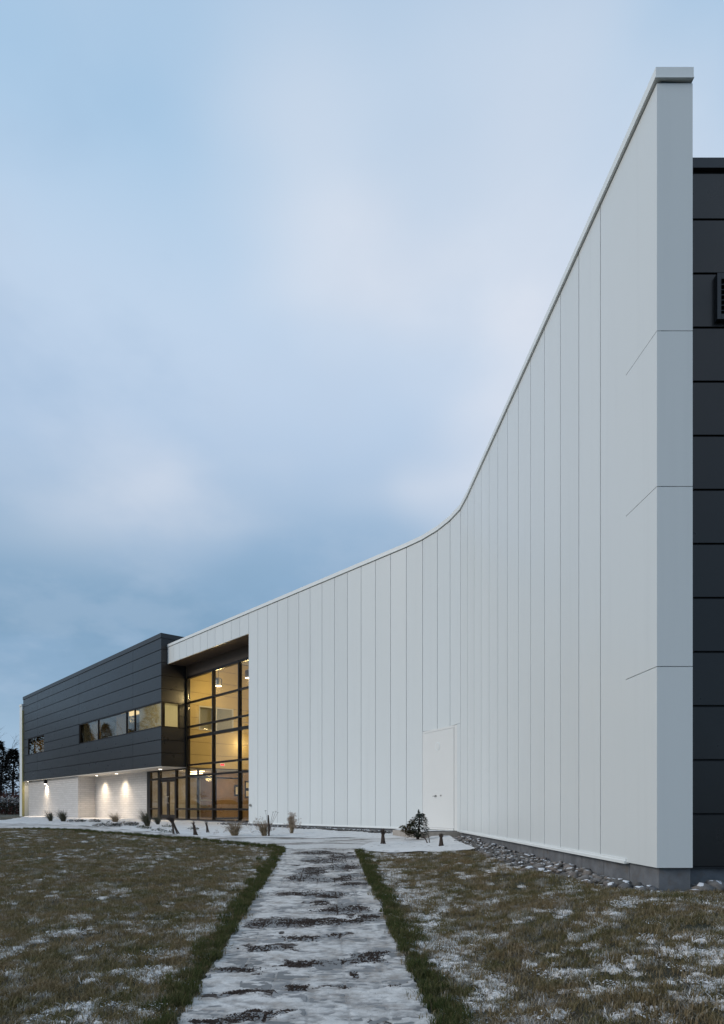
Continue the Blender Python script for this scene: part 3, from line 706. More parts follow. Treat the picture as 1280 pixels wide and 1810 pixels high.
for t0, t1, hs in ((3.13, 2.205, 2.30), (2.195, 1.26, 2.09)):
    dm = MB(); A, B = t0, t1
    for a, b, z0, z1 in ((A, A-.12, .02, 2.14), (B+.12, B, .02, 2.14), (A-.12, B+.12, .02, .25), (A-.12, B+.12, 2.02, 2.14)): dm.seg(P(C0, a), P(C0, b), z0, z1, -.09, -.02)
    dob = dm.build('entrance_door', M['bronze'], lob)
    MB().seg(P(C0, A-.12), P(C0, B+.12), .25, 2.02, -.06, -.045).build('glass_pane', M['glass'], dob)
    p0 = Vector(P(C0, hs)); oN = -N_
    q = p0+oN*.07
    MB().tube([tuple(p0+oN*-.02)+(.88,), tuple(q)+(.88,), tuple(q)+(1.22,), tuple(p0+oN*-.02)+(1.22,)], .02, 8).build('handle', M['steel'], dob)
# interior
tk(4.84, TR, 0.1, 7.0, -.1, -.005, 'floor', 'intfloor')
tk(4.9, TR, 7.0, 7.2, -.1, 8.6, 'back_wall', 'tan')
tk(TR, TR-.15, -.3, 7.2, -.1, 8.6, 'side_wall', 'greyint')
tk(0.0, TR, -.6, 7.2, 8.45, 8.62, 'roof', 'greyint')
tk(5.05, 4.9, .25, 7.2, -.1, 2.66, 'side_wall', 'greyint')
tk(4.9, .12, .15, 7.0, 2.62, 2.66, 'lobby_ceiling', 'greyint')
# the block's flank carried on inside: tan panels with joints, pierced by the inner window
for z0, z1 in zip(Z[:-1], Z[1:]):
    z1 = min(z1, 8.44)
    if z0 >= 8.44: continue
    strip = z0 in (4.68, 5.31)
    for k0, k1 in (((.02, .72), (2.75, 7.0)) if strip else ((.02, 7.0),)):
        MB().seg(P(C0, 0, k0), P(C0, 0, k1), z0+.008, z1-.008, -.04, 0).build('inner_panel', M['tan'], lob)
ib = MB()
for k0, k1, z0, z1 in ((.02, 7, 2.66, 4.66), (.02, 7, 5.97, 8.45), (.02, .70, 4.66, 5.97), (2.77, 7, 4.66, 5.97)): ib.seg(P(C0, 0, k0), P(C0, 0, k1), z0, z1, -.14, -.042)
ib.build('inner_backing', M['soffit'], lob)
iw = MB()
for k0, k1, z0, z1 in ((.72, .78, 4.68, 5.95), (2.69, 2.75, 4.68, 5.95), (.78, 2.69, 4.68, 4.74), (.78, 2.69, 5.89, 5.95), (1.70, 1.76, 4.74, 5.89)): iw.seg(P(C0, 0, k0), P(C0, 0, k1), z0, z1, -.1, .02)
iwo = iw.build('inner_window', M['greyint'], lob)
MB().seg(P(C0, 0, .78), P(C0, 0, 2.69), 4.74, 5.89, -.05, -.04).build('glass_pane', M['glass'], iwo)
# vestibule screen below the flank: dark frame with a door, pictures beyond
vs = MB()
for k0, k1, z0, z1 in ((.10, .18, 0, 2.62), (.66, .76, 0, 2.62), (1.62, 1.76, 0, 2.62), (3.2, 3.34, 0, 2.62), (.18, .66, 2.18, 2.26), (.76, 1.62, 2.18, 2.30), (1.76, 3.2, 2.18, 2.26), (.18, .66, .5, .58), (1.76, 3.2, .0, .10)):
    vs.seg(P(C0, .02, k0), P(C0, .02, k1), z0, z1, -.10, 0)
vso = vs.build('vestibule_screen', M['bronze'], lob)
MB().seg(P(C0, .02, .18), P(C0, .02, 3.2), .1, 2.62, -.055, -.045).build('glass_pane', M['glass'], vso)
MB().seg(P(C0, .0, .82), P(C0, .0, 1.56), .98, 1.05, .01, .06).build('push_bar', M['steel'], vso)
tk(.1, 0, 3.34, 7.0, 0, 2.62, 'inner_wall', 'walnut')
tk(4.9, .1, 3.36, 3.46, 0, 2.62, 'inner_wall', 'walnut')
for i, (k, z, w, h) in enumerate(((3.62, 1.86, .16, .30), (3.62, 1.40, .16, .30), (4.0, 1.40, .16, .30), (3.0, 1.55, .2, .4))):
    pf = empty('picture_frame', P(C0, 0, k)+(z,), ['upper dark picture frame on the tan lobby wall', 'lower left dark picture frame on the tan lobby wall', 'lower right dark picture frame on the tan lobby wall', 'tall pale notice beside the lobby door'][i], 'picture')
    MB().seg(P(C0, 0, k-w), P(C0, 0, k+w), z-h/1.3, z+h/1.3, .002, .03).build('frame', M['bronze'], pf)
    MB().seg(P(C0, 0, k-w*.62), P(C0, 0, k+w*.62), z-h*.5, z+h*.5, .03, .036).build('print', M['paper'], pf)
# lobby lamps
def pendant(t, k, zb, label):
    x, y = P(C0, t, k); e = empty('pendant_lamp', (x, y, zb), label, 'lamp', 'lobby pendants')
    MB().lathe((0, 0, 0), [(.17, .0), (.19, .02), (.19, .34), (.12, .40), (.03, .43)], 20).build('shade', M['steel'], e, loc=(0, 0, 0))
    MB().lathe((0, 0, 0), [(.165, -.012), (.165, -.002)], 20).build('lens', M['lampwarm'], e, loc=(0, 0, 0))
    MB().tube([(0, 0, .43), (0, 0, 8.45-zb)], .012, 6).build('cord', M['rubber'], e, loc=(0, 0, 0))
    l = bpy.data.lights.new('pendant_glow', 'POINT'); l.energy = 90; l.color = (1, .79, .40); l.shadow_soft_size = .15
    lo = bpy.data.objects.new('pendant_glow', l); COL.objects.link(lo); lo.location = (x, y, zb-.2)
pendant(-1.7, .9, 6.75, 'steel drum pendant lamp seen through the upper middle pane')
pendant(-3.6, 1.5, 6.95, 'steel drum pendant lamp beside the white wall edge in the upper lobby')
pendant(-6.2, 3.2, 6.9, 'steel drum pendant lamp deep inside the lobby behind the white wall')
x, y = P(C0, -.12, 3.1); wl_ = empty('wall_lamp', (x, y, 4.1), 'bright bare spotlight on the tan lobby wall', 'lamp')
MB().lathe((0, 0, -.07), [(.03, 0), (.08, .03), (.09, .09), (.05, .14)], 16).build('bulb', M['lampwhite'], wl_, loc=(0, 0, 0))
MB().seg(P(C0, 0, 3.04), P(C0, 0, 3.16), 4.12, 4.24, .001, .10).build('bracket', M['bronze'], wl_)
def point(t, k, z, p, col=(1, .79, .40), r=.2, o=C0):  # bare point light
    l = bpy.data.lights.new('lamp_and_fill_glow', 'POINT'); l.energy = p; l.color = col; l.shadow_soft_size = r
    ob = bpy.data.objects.new('lamp_and_fill_glow', l); COL.objects.link(ob); ob.location = P(o, t, k)+(z,)
point(-.5, 3.1, 4.05, 20); point(-1.6, 2.2, 2.3, 45); point(-4.5, 3.5, 5.2, 60)  # last two are added fill brightening the lobby, no fixture there
def strip_light(t0, t1, k0, k1, z, label):
    x, y = P(C0, (t0+t1)/2, (k0+k1)/2); e = empty('ceiling_light', (x, y, z), label, 'lamp')
    MB().prism([P(C0, t0, k0), P(C0, t0, k1), P(C0, t1, k1), P(C0, t1, k0)], z, z+.03).build('diffuser', M['lampwarm'], e)
    MB().prism([P(C0, t0+.03, k0-.03), P(C0, t0+.03, k1+.03), P(C0, t1-.03, k1+.03), P(C0, t1-.03, k0-.03)], z+.031, z+.06).build('housing', M['trim'], e)
strip_light(1.5, .5, 1.0, 1.3, 2.55, 'strip light on the vestibule ceiling behind the glazed screen')
strip_light(3.6, 2.6, 2.0, 2.3, 2.55, 'strip light deeper in the vestibule beyond the entrance doors')
point(1.9, 1.6, 2.35, 60, (1, .76, .44)); point(-3.0, 4.0, 3.6, 40)  # the deeper lobby point is added fill without a fixture
point(1.6, 2.2, 6.1, 75, (1, .86, .42), o=Q); point(7.6, 1.6, 5.9, 26, (1, .78, .42), o=Q); point(21.6, 1.6, 5.9, 16, (1, .78, .42), o=Q)
ex = empty('exit_sign', P(C0, -.02, 2.05)+(2.85,), 'small red lit exit sign inside the lobby', 'sign')
MB().seg(P(C0, 0, 1.92), P(C0, 0, 2.2), 2.84, 3.0, .005, .05).build('sign_box', M['trim'], ex)
MB().seg(P(C0, 0, 1.95), P(C0, 0, 2.17), 2.87, 2.97, .05, .055).build('sign_face', M['exitred'], ex)
# ------------------------------------------------------------------ grass on the lawns
def blade_mesh(name, n, rad, h0, h1, w, lean, m, seed, flat=.0):
    R = np.random.default_rng(seed); V = []; F = []; A = []
    for _ in range(n):
        a = R.uniform(0, 6.283); r = rad*math.sqrt(R.uniform()); x, y = r*math.cos(a), r*math.sin(a)
        h = R.uniform(h0, h1); b = R.uniform(0, 6.283); le = R.uniform(.2, 1)*lean*h; dx, dy = math.cos(b)*le, math.sin(b)*le; px, py = -math.sin(b)*w*.5, math.cos(b)*w*.5
        i = len(V); V += [(x-px, y-py, -.01), (x+px, y+py, -.01), (x+dx*.35-px*.8, y+dy*.35-py*.8, h*.6), (x+dx*.35+px*.8, y+dy*.35+py*.8, h*.6), (x+dx, y+dy, h*(.95-flat*.3))]
        F += [(i, i+1, i+3, i+2), (i+2, i+3, i+4)]; c = R.uniform(); A += [c]*5
    me = bpy.data.meshes.new(name); me.from_pydata(V, [], F); me.materials.append(m)
    me.attributes.new('rnd', 'FLOAT', 'POINT').data.foreach_set('value', A); return me
def grass_m(cols, frost):
    def b(t, out):
        p = t.pos(); n = t.noise(p, 2.1, 5, .65); r = t.attr('rnd').outputs['Fac']
        c = t.mix(t.ramp(n, [(.36, 0.0), (.62, 1.0)]), cols[0], cols[1]); c = t.mix(t.ramp(r, [(.45, 0.0), (1, .9)]), c, cols[2])
        if frost:
            f = t.noise(p, 5.5, 5, .7); c = t.mix(t.math('MULTIPLY', t.ramp(f, [(.53, 0.0), (.66, 1.0)]), t.ramp(r, [(.3, .9), (.7, .1)])), c, (.64, .64, .645))
        d = t.n('ShaderNodeBsdfDiffuse'); t.l(c, d.inputs[0]); tl = t.n('ShaderNodeBsdfTranslucent'); t.l(c, tl.inputs[0])
        mx = t.n('ShaderNodeMixShader'); mx.inputs[0].default_value = .25; t.l(d.outputs[0], mx.inputs[1]); t.l(tl.outputs[0], mx.inputs[2]); t.l(mx.outputs[0], out.inputs[0])
    return b
M['deadgrass'] = mat('dormant grass', grass_m(((.105, .105, .040), (.225, .165, .090), (.36, .28, .175)), True))
M['greengrass'] = mat('green fringe grass', grass_m(((.052, .076, .024), (.092, .096, .038), (.18, .15, .080)), False))
def frost_m(t, out):
    p = t.pos(); r = t.attr('rnd').outputs['Fac']; n = t.noise(p, 14, 3)
    c = t.mix(t.ramp(t.math('ADD', r, t.math('MULTIPLY', t.math('SUBTRACT', n, .5), .8)), [(.55, 0.0), (.85, .9)]), (.72, .695, .675), (.22, .18, .12))
    t.pbsdf(out, Base_Color=c, Roughness=.85, Specular_IOR_Level=.2)
M['frost'] = mat('frosted grass', frost_m)
M['flake'] = plain('snow flecks', (.72, .715, .715), .8, var=.05)
def protos(cname, meshes):
    c = bpy.data.collections.new(cname)
    for me in meshes: c.objects.link(bpy.data.objects.new(me.name, me))
    return c
def fleck_mesh(name, n, rad, seed):
    R = np.random.default_rng(seed); mbf = MB()
    for _ in range(n):
        a = R.uniform(0, 6.283); r = rad*R.uniform()**.7; x, y = r*math.cos(a), r*math.sin(a); s = R.uniform(.0018, .007)*(1 if R.uniform() < .93 else 1.6); an = R.uniform(0, 6.28)
        ca, sa = math.cos(an), math.sin(an); sx, sy = s*R.uniform(.7, 1.6), s*R.uniform(.6, 1.1); z = R.uniform(.002, .025)
        j_ = R.uniform(.5, 1.5, 6); tx, ty = R.uniform(-.5, .5, 2)
        mbf.add([(x+(ca*v[0]*sx-sa*v[1]*sy)*j_[q_], y+(sa*v[0]*sx+ca*v[1]*sy)*j_[q_], z+v[2]*s*.4+s*(tx*v[0]+ty*v[1])) for q_, v in enumerate(OC)], OF)
    me = bpy.data.meshes.new(name); me.from_pydata(mbf.V, [], mbf.F); me.materials.append(M['flake']); return me
def clump_mesh(name, seed):                            # a crust of snow with frosted blades through it
    me = blade_mesh(name, 75, .065, .006, .030, .0055, 2.2, M['frost'], seed); R = random.Random(seed)
    V = [tuple(v.co) for v in me.vertices]; F = [tuple(p.vertices) for p in me.polygons]; n0 = len(V); K = 14
    V.append((0, 0, .016))
    for ring_, (rr, zz) in enumerate(((.022, .014), (.042, .009), (.058, -.004))):
        for k in range(K): a = 6.283*k/K; r_ = rr*R.uniform(.55, 1.35); V.append((r_*math.cos(a), r_*math.sin(a)*.8, zz*R.uniform(.5, 1.3)))
    F += [(n0, n0+1+k, n0+1+(k+1) % K) for k in range(K)]
    for q in range(2):
        for k in range(K): a = n0+1+q*K+k; b = n0+1+q*K+(k+1) % K; F.append((a, a+K, b+K, b))
    m2 = bpy.data.meshes.new(name); m2.from_pydata(V, [], F); m2.materials.append(M['frost']); vals = [d.value for d in me.attributes['rnd'].data] + [R.uniform(0, .45) for _ in range(len(V)-n0)]
    m2.attributes.new('rnd', 'FLOAT', 'POINT').data.foreach_set('value', vals); bpy.data.meshes.remove(me); return m2
C_DEAD = protos('dormant_grass_tufts', [blade_mesh('tuft', 105, .12, .012, .052, .0045, 1.7, M['deadgrass'], i) for i in range(5)])
C_GREEN = protos('green_grass_tufts', [blade_mesh('tuft', 80, .07, .04, .11, .0048, .8, M['greengrass'], 20+i) for i in range(4)])
C_FLECK = protos('frosted_grass_tufts', [clump_mesh('frost_tuft', 40+i) for i in range(4)] + [fleck_mesh('flecks', 90, .10, 50)])
def scatter(name, src, coll, fn, smin, smax, label, seed):
    me = src.data.copy(); o = bpy.data.objects.new(name, me); COL.objects.link(o)
    at = me.attributes.new('dens', 'FLOAT', 'POINT'); at.data.foreach_set('value', [fn(v.co.x, v.co.y) for v in me.vertices])
    ng = bpy.data.node_groups.new(name, 'GeometryNodeTree')
    ng.interface.new_socket('Geometry', in_out='INPUT', socket_type='NodeSocketGeometry'); ng.interface.new_socket('Geometry', in_out='OUTPUT', socket_type='NodeSocketGeometry')
    N = ng.nodes; Lk = ng.links; gi = N.new('NodeGroupInput'); go = N.new('NodeGroupOutput')
    dp = N.new('GeometryNodeDistributePointsOnFaces'); na = N.new('GeometryNodeInputNamedAttribute'); na.data_type = 'FLOAT'; na.inputs['Name'].default_value = 'dens'
    Lk.new(gi.outputs[0], dp.inputs['Mesh']); Lk.new([q for q in na.outputs if q.enabled and q.name == 'Attribute'][0], dp.inputs['Density']); dp.inputs['Seed'].default_value = seed
    ci = N.new('GeometryNodeCollectionInfo'); ci.inputs['Collection'].default_value = coll; ci.inputs['Separate Children'].default_value = True; ci.inputs['Reset Children'].default_value = True
    ip = N.new('GeometryNodeInstanceOnPoints'); ip.inputs['Pick Instance'].default_value = True
    rv = N.new('FunctionNodeRandomValue'); rv.data_type = 'FLOAT_VECTOR'; rv.inputs[0].default_value = (-.12, -.12, 0); rv.inputs[1].default_value = (.12, .12, 6.283)
    rs = N.new('FunctionNodeRandomValue'); rs.data_type = 'FLOAT'; rs.inputs[2].default_value = smin; rs.inputs[3].default_value = smax
    Lk.new(dp.outputs['Points'], ip.inputs['Points']); Lk.new(ci.outputs[0], ip.inputs['Instance']); Lk.new(rv.outputs[0], ip.inputs['Rotation']); Lk.new(rs.outputs[1], ip.inputs['Scale'])
    Lk.new(ip.outputs[0], go.inputs[0]); md = o.modifiers.new('scatter', 'NODES'); md.node_group = ng
    return tag(o, label, kind='stuff')
def inview(x, y): return 1.0 if abs(x) < .62*y+2.0 else .15
d_dead = lambda x, y: (95 if y < 8 else 60 if y < 13 else 34)*inview(x, y)*(1-.5*edge_at(x, y))*(1-.45*ss(.45, .75, snow_at(x, y)))
d_green = lambda x, y: 190*edge_at(x, y)*(1 if y < 12 else .6)
d_fleck = lambda x, y: 160*ss(.40, .62, snow_at(x, y))*inview(x, y)*(1-.7*ss(.1, .6, edge_at(x, y)))*(1 if y < 10 else .6)
scatter('dormant_grass', lawnL, C_DEAD, d_dead, .7, 1.25, 'dormant brown grass blades of the left lawn', 1)
scatter('dormant_grass', lawnR, C_DEAD, d_dead, .7, 1.25, 'dormant brown grass blades of the right lawn', 2)
scatter('green_grass', lawnL, C_GREEN, d_green, .55, 1.0, 'uncut green grass fringe on the left edge of the path', 3)
scatter('green_grass', lawnR, C_GREEN, d_green, .55, 1.0, 'uncut green grass fringe on the right edge of the path', 4)
scatter('snow_flecks', lawnL, C_FLECK, d_fleck, .7, 1.3, 'flecks of snow caught in the left lawn', 5)
scatter('snow_flecks', lawnR, C_FLECK, d_fleck, .7, 1.3, 'flecks of snow caught in the right lawn', 6)

# ------------------------------------------------------------------ river stones along the foundation
def stone_m(t, out):
    ge = t.n('ShaderNodeNewGeometry'); p = ge.outputs['Position']; r = t.rand(); sx = t.n('ShaderNodeSeparateXYZ'); t.l(ge.outputs['Normal'], sx.inputs[0])
    c = t.ramp(r, [(0, (.07, .066, .062)), (.3, (.15, .14, .13)), (.55, (.24, .195, .165)), (.75, (.10, .10, .105)), (1, (.29, .26, .235))])
    c = t.mix(t.ramp(t.noise(p, 30, 5), [(.35, 0.0), (.7, .5)]), c, (.09, .085, .08))
    k = t.math('ADD', sx.outputs['Z'], t.math('MULTIPLY', t.math('SUBTRACT', t.noise(p, 7, 5), .5), 2.4))
    c = t.mix(t.ramp(k, [(.95, 0.0), (1.12, .95)]), c, (.72, .73, .76))
    t.pbsdf(out, Base_Color=c, Roughness=.8, Normal=t.bump(t.noise(p, 45, 4), .4, .006))
M['stone'] = mat('river stone', stone_m)
def stone_mesh(seed):
    bm = bmesh.new(); bmesh.ops.create_icosphere(bm, subdivisions=2, radius=1); R = random.Random(seed); sc_ = (1, R.uniform(.55, .9), R.uniform(.35, .6))
    for v in bm.verts:
        q = v.co.copy(); v.co = Vector((q.x*sc_[0], q.y*sc_[1], q.z*sc_[2]))*(1+.55*noise.noise(q*1.5+Vector((seed*3.1, 0, 0)))+.22*noise.noise(q*3.3+Vector((0, seed, 0))))
    me = bpy.data.meshes.new('river_stone'); bm.to_mesh(me); bm.free(); me.materials.append(M['stone']); me.polygons.foreach_set('use_smooth', [True]*len(me.polygons)); return me
SM = [stone_mesh(i) for i in range(8)]
def wall_x(y): return 2.73+.0551*(16.82-y)+.045
def rock_left(y): return np.interp(y, [7.0, 7.6, 8.53, 10.4, 13.2, 16.5, 17.3], [3.10, 2.82, 2.66, 2.38, 2.22, 2.30, 2.48])
gb = [(2.5, 17.4), (2.25, 16.0), (2.15, 13.2), (2.28, 10.4), (2.55, 8.53), (2.74, 7.6), (3.05, 6.95), (4.0, 6.9), (7.5, 7.1), (7.5, 8.0), (3.4, 8.0), (2.95, 16)]
def gravel_m(t, out):
    p = t.pos(); n = t.noise(p, 28, 5, .7); v = t.n('ShaderNodeTexVoronoi'); v.inputs['Scale'].default_value = 32; t.l(p, v.inputs['Vector'])
    c = t.mix(t.ramp(n, [(.35, 0.0), (.65, 1.0)]), (.07, .062, .055), (.19, .17, .15)); c = t.mix(t.ramp(t.noise(p, 3.5, 6, .7), [(.54, 0.0), (.62, .9)]), c, (.66, .67, .69))
    t.pbsdf(out, Base_Color=c, Roughness=.9, Normal=t.bump(v.outputs['Distance'], 1.0, .03))
M['gravel'] = mat('gravel bed', gravel_m)
sheet('gravel_bed', gb, M['gravel'], -.012, lambda x, y: .12, None, lambda x, y: .02*fbm(x, y, 5, 1), 'gravel bed under the river stones at the wall foot')
def put_stone(x, y, s, label, group, z=None):
    o = bpy.data.objects.new('river_stone', random.choice(SM)); COL.objects.link(o)
    o.scale = (s, s, s); o.rotation_euler = (random.uniform(-.3, .3), random.uniform(-.3, .3), random.uniform(0, 6.28))
    o.location = (x, y, g(x, y)+s*.12 if z is None else z); return tag(o, label, 'stone', group)
placed = []; n = 0; tries = 0
while n < 290 and tries < 9000:
    tries += 1; y = 7.0+10.2*random.random()**1.25; l = rock_left(y); r = wall_x(y)
    if r-l < .05: continue
    x = random.uniform(l, r-.04); s = (.024+.062*random.random()**1.8)*(1.1 if y < 11 else 1.0)
    if any((x-a)**2+(y-b)**2 < (.62*(s+c))**2 for a, b, c in placed): continue
    placed.append((x, y, s)); put_stone(x, y, s, 'rounded river stone in the strip at the foot of the white wall', 'river stones along the white wall foundation'); n += 1
put_stone(2.44, 9.55, .13, 'large dark flat stone sticking out of the stone strip into the lawn', 'river stones along the white wall foundation')
for i, (x, y, s) in enumerate(((3.80, 7.22, .12), (3.98, 7.34, .15), (4.20, 7.30, .11), (4.42, 7.26, .12), (4.08, 7.16, .07), (3.62, 7.06, .07), (4.65, 7.3, .10))):
    put_stone(x, y, s, 'rounded stone heaped against the foundation of the dark building', 'stones by the dark building')
mb = MB(); ico = SM[0]; iv = [tuple(v.co) for v in SM[0].vertices]; ifc = [tuple(p.vertices) for p in SM[0].polygons]
bml = bmesh.new(); bmesh.ops.create_icosphere(bml, subdivisions=1, radius=1); lv_ = [tuple(v.co) for v in bml.verts]; lf_ = [tuple(v.index for v in f.verts) for f in bml.faces]; bml.free()
for i in range(420):
    t = random.random(); q = (A1+Vector((-1.2, 1.3))).lerp(Vector((2.0, 19.1)), t); off = random.uniform(.06, .45); q = q-N_*off; s = random.uniform(.03, .085); ro = random.uniform(0, 6.28)
    mb.add([(q.x+(math.cos(ro)*v[0]-math.sin(ro)*v[1]*.7)*s, q.y+(math.sin(ro)*v[0]+math.cos(ro)*v[1]*.7)*s, g(q.x, q.y)+.022+v[2]*s*.6*(1+.2*math.sin(i))) for v in lv_], lf_)
tag(mb.build('pebbles', M['stone'], smooth=True), 'snow dusted pebbles along the far foundation', kind='stuff')

# ------------------------------------------------------------------ shrubs and grasses in the beds
def leafm(name, c0, c1, c2=None, scale=9):
    def b(t, out):
        p = t.pos(); c = t.mix(t.ramp(t.noise(p, scale, 3), [(.35, 0.0), (.65, 1.0)]), c0, c1)
        if c2: c = t.mix(t.ramp(t.noise(p, scale*2.2, 2), [(.6, 0.0), (.66, .9)]), c, c2)
        t.pbsdf(out, Base_Color=c, Roughness=.6)
    return mat(name, b)
M['straw'] = leafm('straw grass', (.16, .115, .065), (.30, .22, .13)); M['olive'] = leafm('olive grass', (.030, .032, .016), (.075, .066, .034))
M['plume'] = leafm('dry plume', (.30, .21, .15), (.46, .35, .27)); M['ever'] = leafm('evergreen leaf', (.012, .024, .014), (.028, .042, .022)); M['ambleaf'] = leafm('bronzed leaf', (.035, .040, .012), (.10, .060, .018))
M['lowleaf'] = leafm('low green leaf', (.030, .042, .016), (.070, .085, .035)); M['mat'] = leafm('dark ground cover', (.014, .016, .011), (.032, .032, .022))
def tuft(px, loc, h, w, n, m, label, lean=(0, 0), plume=0, name='ornamental_grass', cat='grass clump', seed=0, spread=1.0):
    R = random.Random(seed); x0, y0 = loc; z0 = g(x0, y0)+.01; e = empty(name, (x0, y0, z0), label, cat); mbf = MB(); pl = MB()
    for i in range(n):
        a = R.uniform(0, 6.28); r = w*.14*R.random(); bx, by = r*math.cos(a), r*math.sin(a); hh = h*R.uniform(.35, 1.05); o = w*.5*R.uniform(.15, 1)*spread*(2.0 if R.random() < .3 else 1.0)
        dx, dy = math.cos(a)*o+lean[0]*hh, math.sin(a)*o+lean[1]*hh; wd_ = .007*R.uniform(.7, 1.3); p_ = Vector((-dy-.01, dx+.02, 0)).normalized()*wd_
        if R.random() < .5: p_ = Vector((wd_, 0, 0))
        pts = [Vector((bx+dx*f**1.7, by+dy*f**1.7, hh*(f-.22*f**3*(abs(o)/(w*.5))))) for f in (0, .35, .7, 1)]
        V = []; 
        for j, q in enumerate(pts): k_ = (1, .9, .6, .08)[j]; V += [tuple(q-p_*k_), tuple(q+p_*k_)]
        mbf.add(V, [(0, 1, 3, 2), (2, 3, 5, 4), (4, 5, 7, 6)])
        if plume and R.random() < plume:
            tip = pts[-1]; s = R.uniform(.03, .06)
            for _ in range(10):
                c = tip+Vector((R.uniform(-1, 1)*s, R.uniform(-1, 1)*s, R.uniform(-1.5, .6)*s)); u_ = R.uniform(.006, .014)
                pl.add([tuple(c+Vector((-u_, 0, 0))), tuple(c+Vector((u_*.6, u_, 0))), tuple(c+Vector((0, -u_*.4, u_*2)))], [(0, 1, 2)])
    mbf.build('blades', M[m], e, loc=(0, 0, 0))
    if pl.V: pl.build('seed_heads', M['plume'], e, loc=(0, 0, 0))
    return e
def stump(loc, h, lean, label, seed, top=.5, rad=.06, twigs=40):
    R = random.Random(seed); x0, y0 = loc; e = empty('pruned_shrub', (x0, y0, g(x0, y0)+.01), label, 'shrub'); st = MB(); tw = MB()
    for i in range(7):
        a = 6.283*i/7+R.uniform(-.3, .3); r0 = rad*R.uniform(.6, 1.9)
        st.tube([(r0*1.0*math.cos(a), r0*1.0*math.sin(a), -.03), (r0*.55*math.cos(a)+lean[0]*h*.25, r0*.55*math.sin(a), h*.22), (r0*.35*math.cos(a+.6)+lean[0]*h*.6, r0*.35*math.sin(a+.6)+lean[1]*h*.6, h*.62)], [rad*.30, rad*.30, rad*.22], 6)
    c = Vector((lean[0]*h*.6, lean[1]*h*.6, h*.60))
    for i in range(twigs):
        a = R.uniform(0, 6.283); u_ = R.uniform(.15, 1); d_ = Vector((math.cos(a)*top*u_+lean[0]*.9, math.sin(a)*top*u_+lean[1]*.9, R.uniform(.5, 1))).normalized(); Lh = h*R.uniform(.2, .46)
        m_ = c+d_*Lh*.5+Vector((R.uniform(-.02, .02), R.uniform(-.02, .02), 0)); tw.tube([c+Vector((R.uniform(-.02, .02), R.uniform(-.02, .02), -.04)), m_, c+d_*Lh+Vector((lean[0]*.05, 0, -.02*u_))], [.007, .005, .002], 4, False)
    st.build('stem', M['stem'], e, loc=(0, 0, 0)); tw.build('twigs', M['stem'], e, loc=(0, 0, 0)); return e
def leaf(mbf, c, d_, L_, w_):
    d_ = d_.normalized(); s_ = d_.cross(Vector((.2, .3, 1))).normalized(); nrm = s_.cross(d_)
    mbf.add([tuple(c), tuple(c+d_*L_*.5+s_*w_*.5+nrm*w_*.12), tuple(c+d_*L_), tuple(c+d_*L_*.5-s_*w_*.5+nrm*w_*.12)], [(0, 1, 2, 3)])
tuft(0, (-15.6, 32.6), .62, .55, 170, 'olive', 'left of two windswept olive grass clumps before the left brick bay', lean=(-.35, 0), seed=1)
tuft(0, (-14.6, 31.8), .66, .75, 240, 'olive', 'right of two windswept olive grass clumps before the left brick bay', lean=(-.25, 0), seed=2)
tuft(0, (-11.6, 30.6), .55, .8, 160, 'straw', 'pale straw grass clump glowing below the recessed brick bay', lean=(-.2, 0), seed=3)
tuft(0, (-8.45, 25.6), .74, .60, 230, 'olive', 'dark windswept grass clump beside the entrance, leftmost of the pair', lean=(-.35, 0), seed=4)
tuft(0, (-8.6, 27.4), .50, .45, 140, 'olive', 'dark windswept grass clump beside the entrance, right of the pair', lean=(-.25, 0), seed=5)
stump((-5.69, 19.94), .58, (-.35, 0), 'windswept twiggy shrub with dense top left of the pruned shrubs', 6, top=.9, twigs=150)
stump((-4.97, 19.49), .46, (-.25, 0), 'short forked pruned shrub before the lobby glass, taller of the two', 7, twigs=16)
stump((-4.84, 20.4), .42, (-.15, 0), 'thin pruned shrub before the lobby glass, smaller of the two', 8, rad=.035, twigs=12)
tuft(0, (-3.73, 19.07), .52, .62, 170, 'straw', 'wispy brown grass clump before the right lobby panes', seed=9, plume=.12)
tuft(0, (-2.87, 19.07), .54, .46, 150, 'straw', 'straw grass clump with a dark upright stalk before the white wall', seed=10, plume=.25, lean=(-.15, 0))
tuft(0, (-2.17, 20.1), .64, .36, 150, 'straw', 'narrow plumed grass clump standing alone against the white wall', seed=11, plume=.5, spread=.7)
e = empty('flower_stalk', (-2.72, 19.0, g(-2.72, 19)), 'dark dried flower stalks leaning right over the straw clump', 'flower'); sm_ = MB(); fh = MB()
sm_.tube([(0, 0, 0), (.0, 0, .3), (-.02, 0, .62)], [.03, .035, .02], 6)
for dx, hh in ((.12, .70), (.2, .72), (.25, .68), (-.1, .74)):
    sm_.tube([(0, 0, .05), (dx*.4, 0, hh*.55), (dx, 0, hh)], [.007, .005, .004], 4)
    for k in range(5): leaf(fh, Vector((dx, 0, hh)), Vector((math.cos(k*1.3), math.sin(k*1.3), .35)), .045, .03)
sm_.build('stalk', M['stem'], e, loc=(0, 0, 0)); fh.build('flower_head', M['ever'], e, loc=(0, 0, 0))
stump((.52, 16.09), .42, (0, 0), 'stumpy pruned shrub at the left of the small snowy bed', 12, top=.6, rad=.05, twigs=110)
stump((1.76, 14.58), .34, (.05, 0), 'stumpy pruned shrub at the right of the small snowy bed', 13, top=.45, rad=.055, twigs=60)
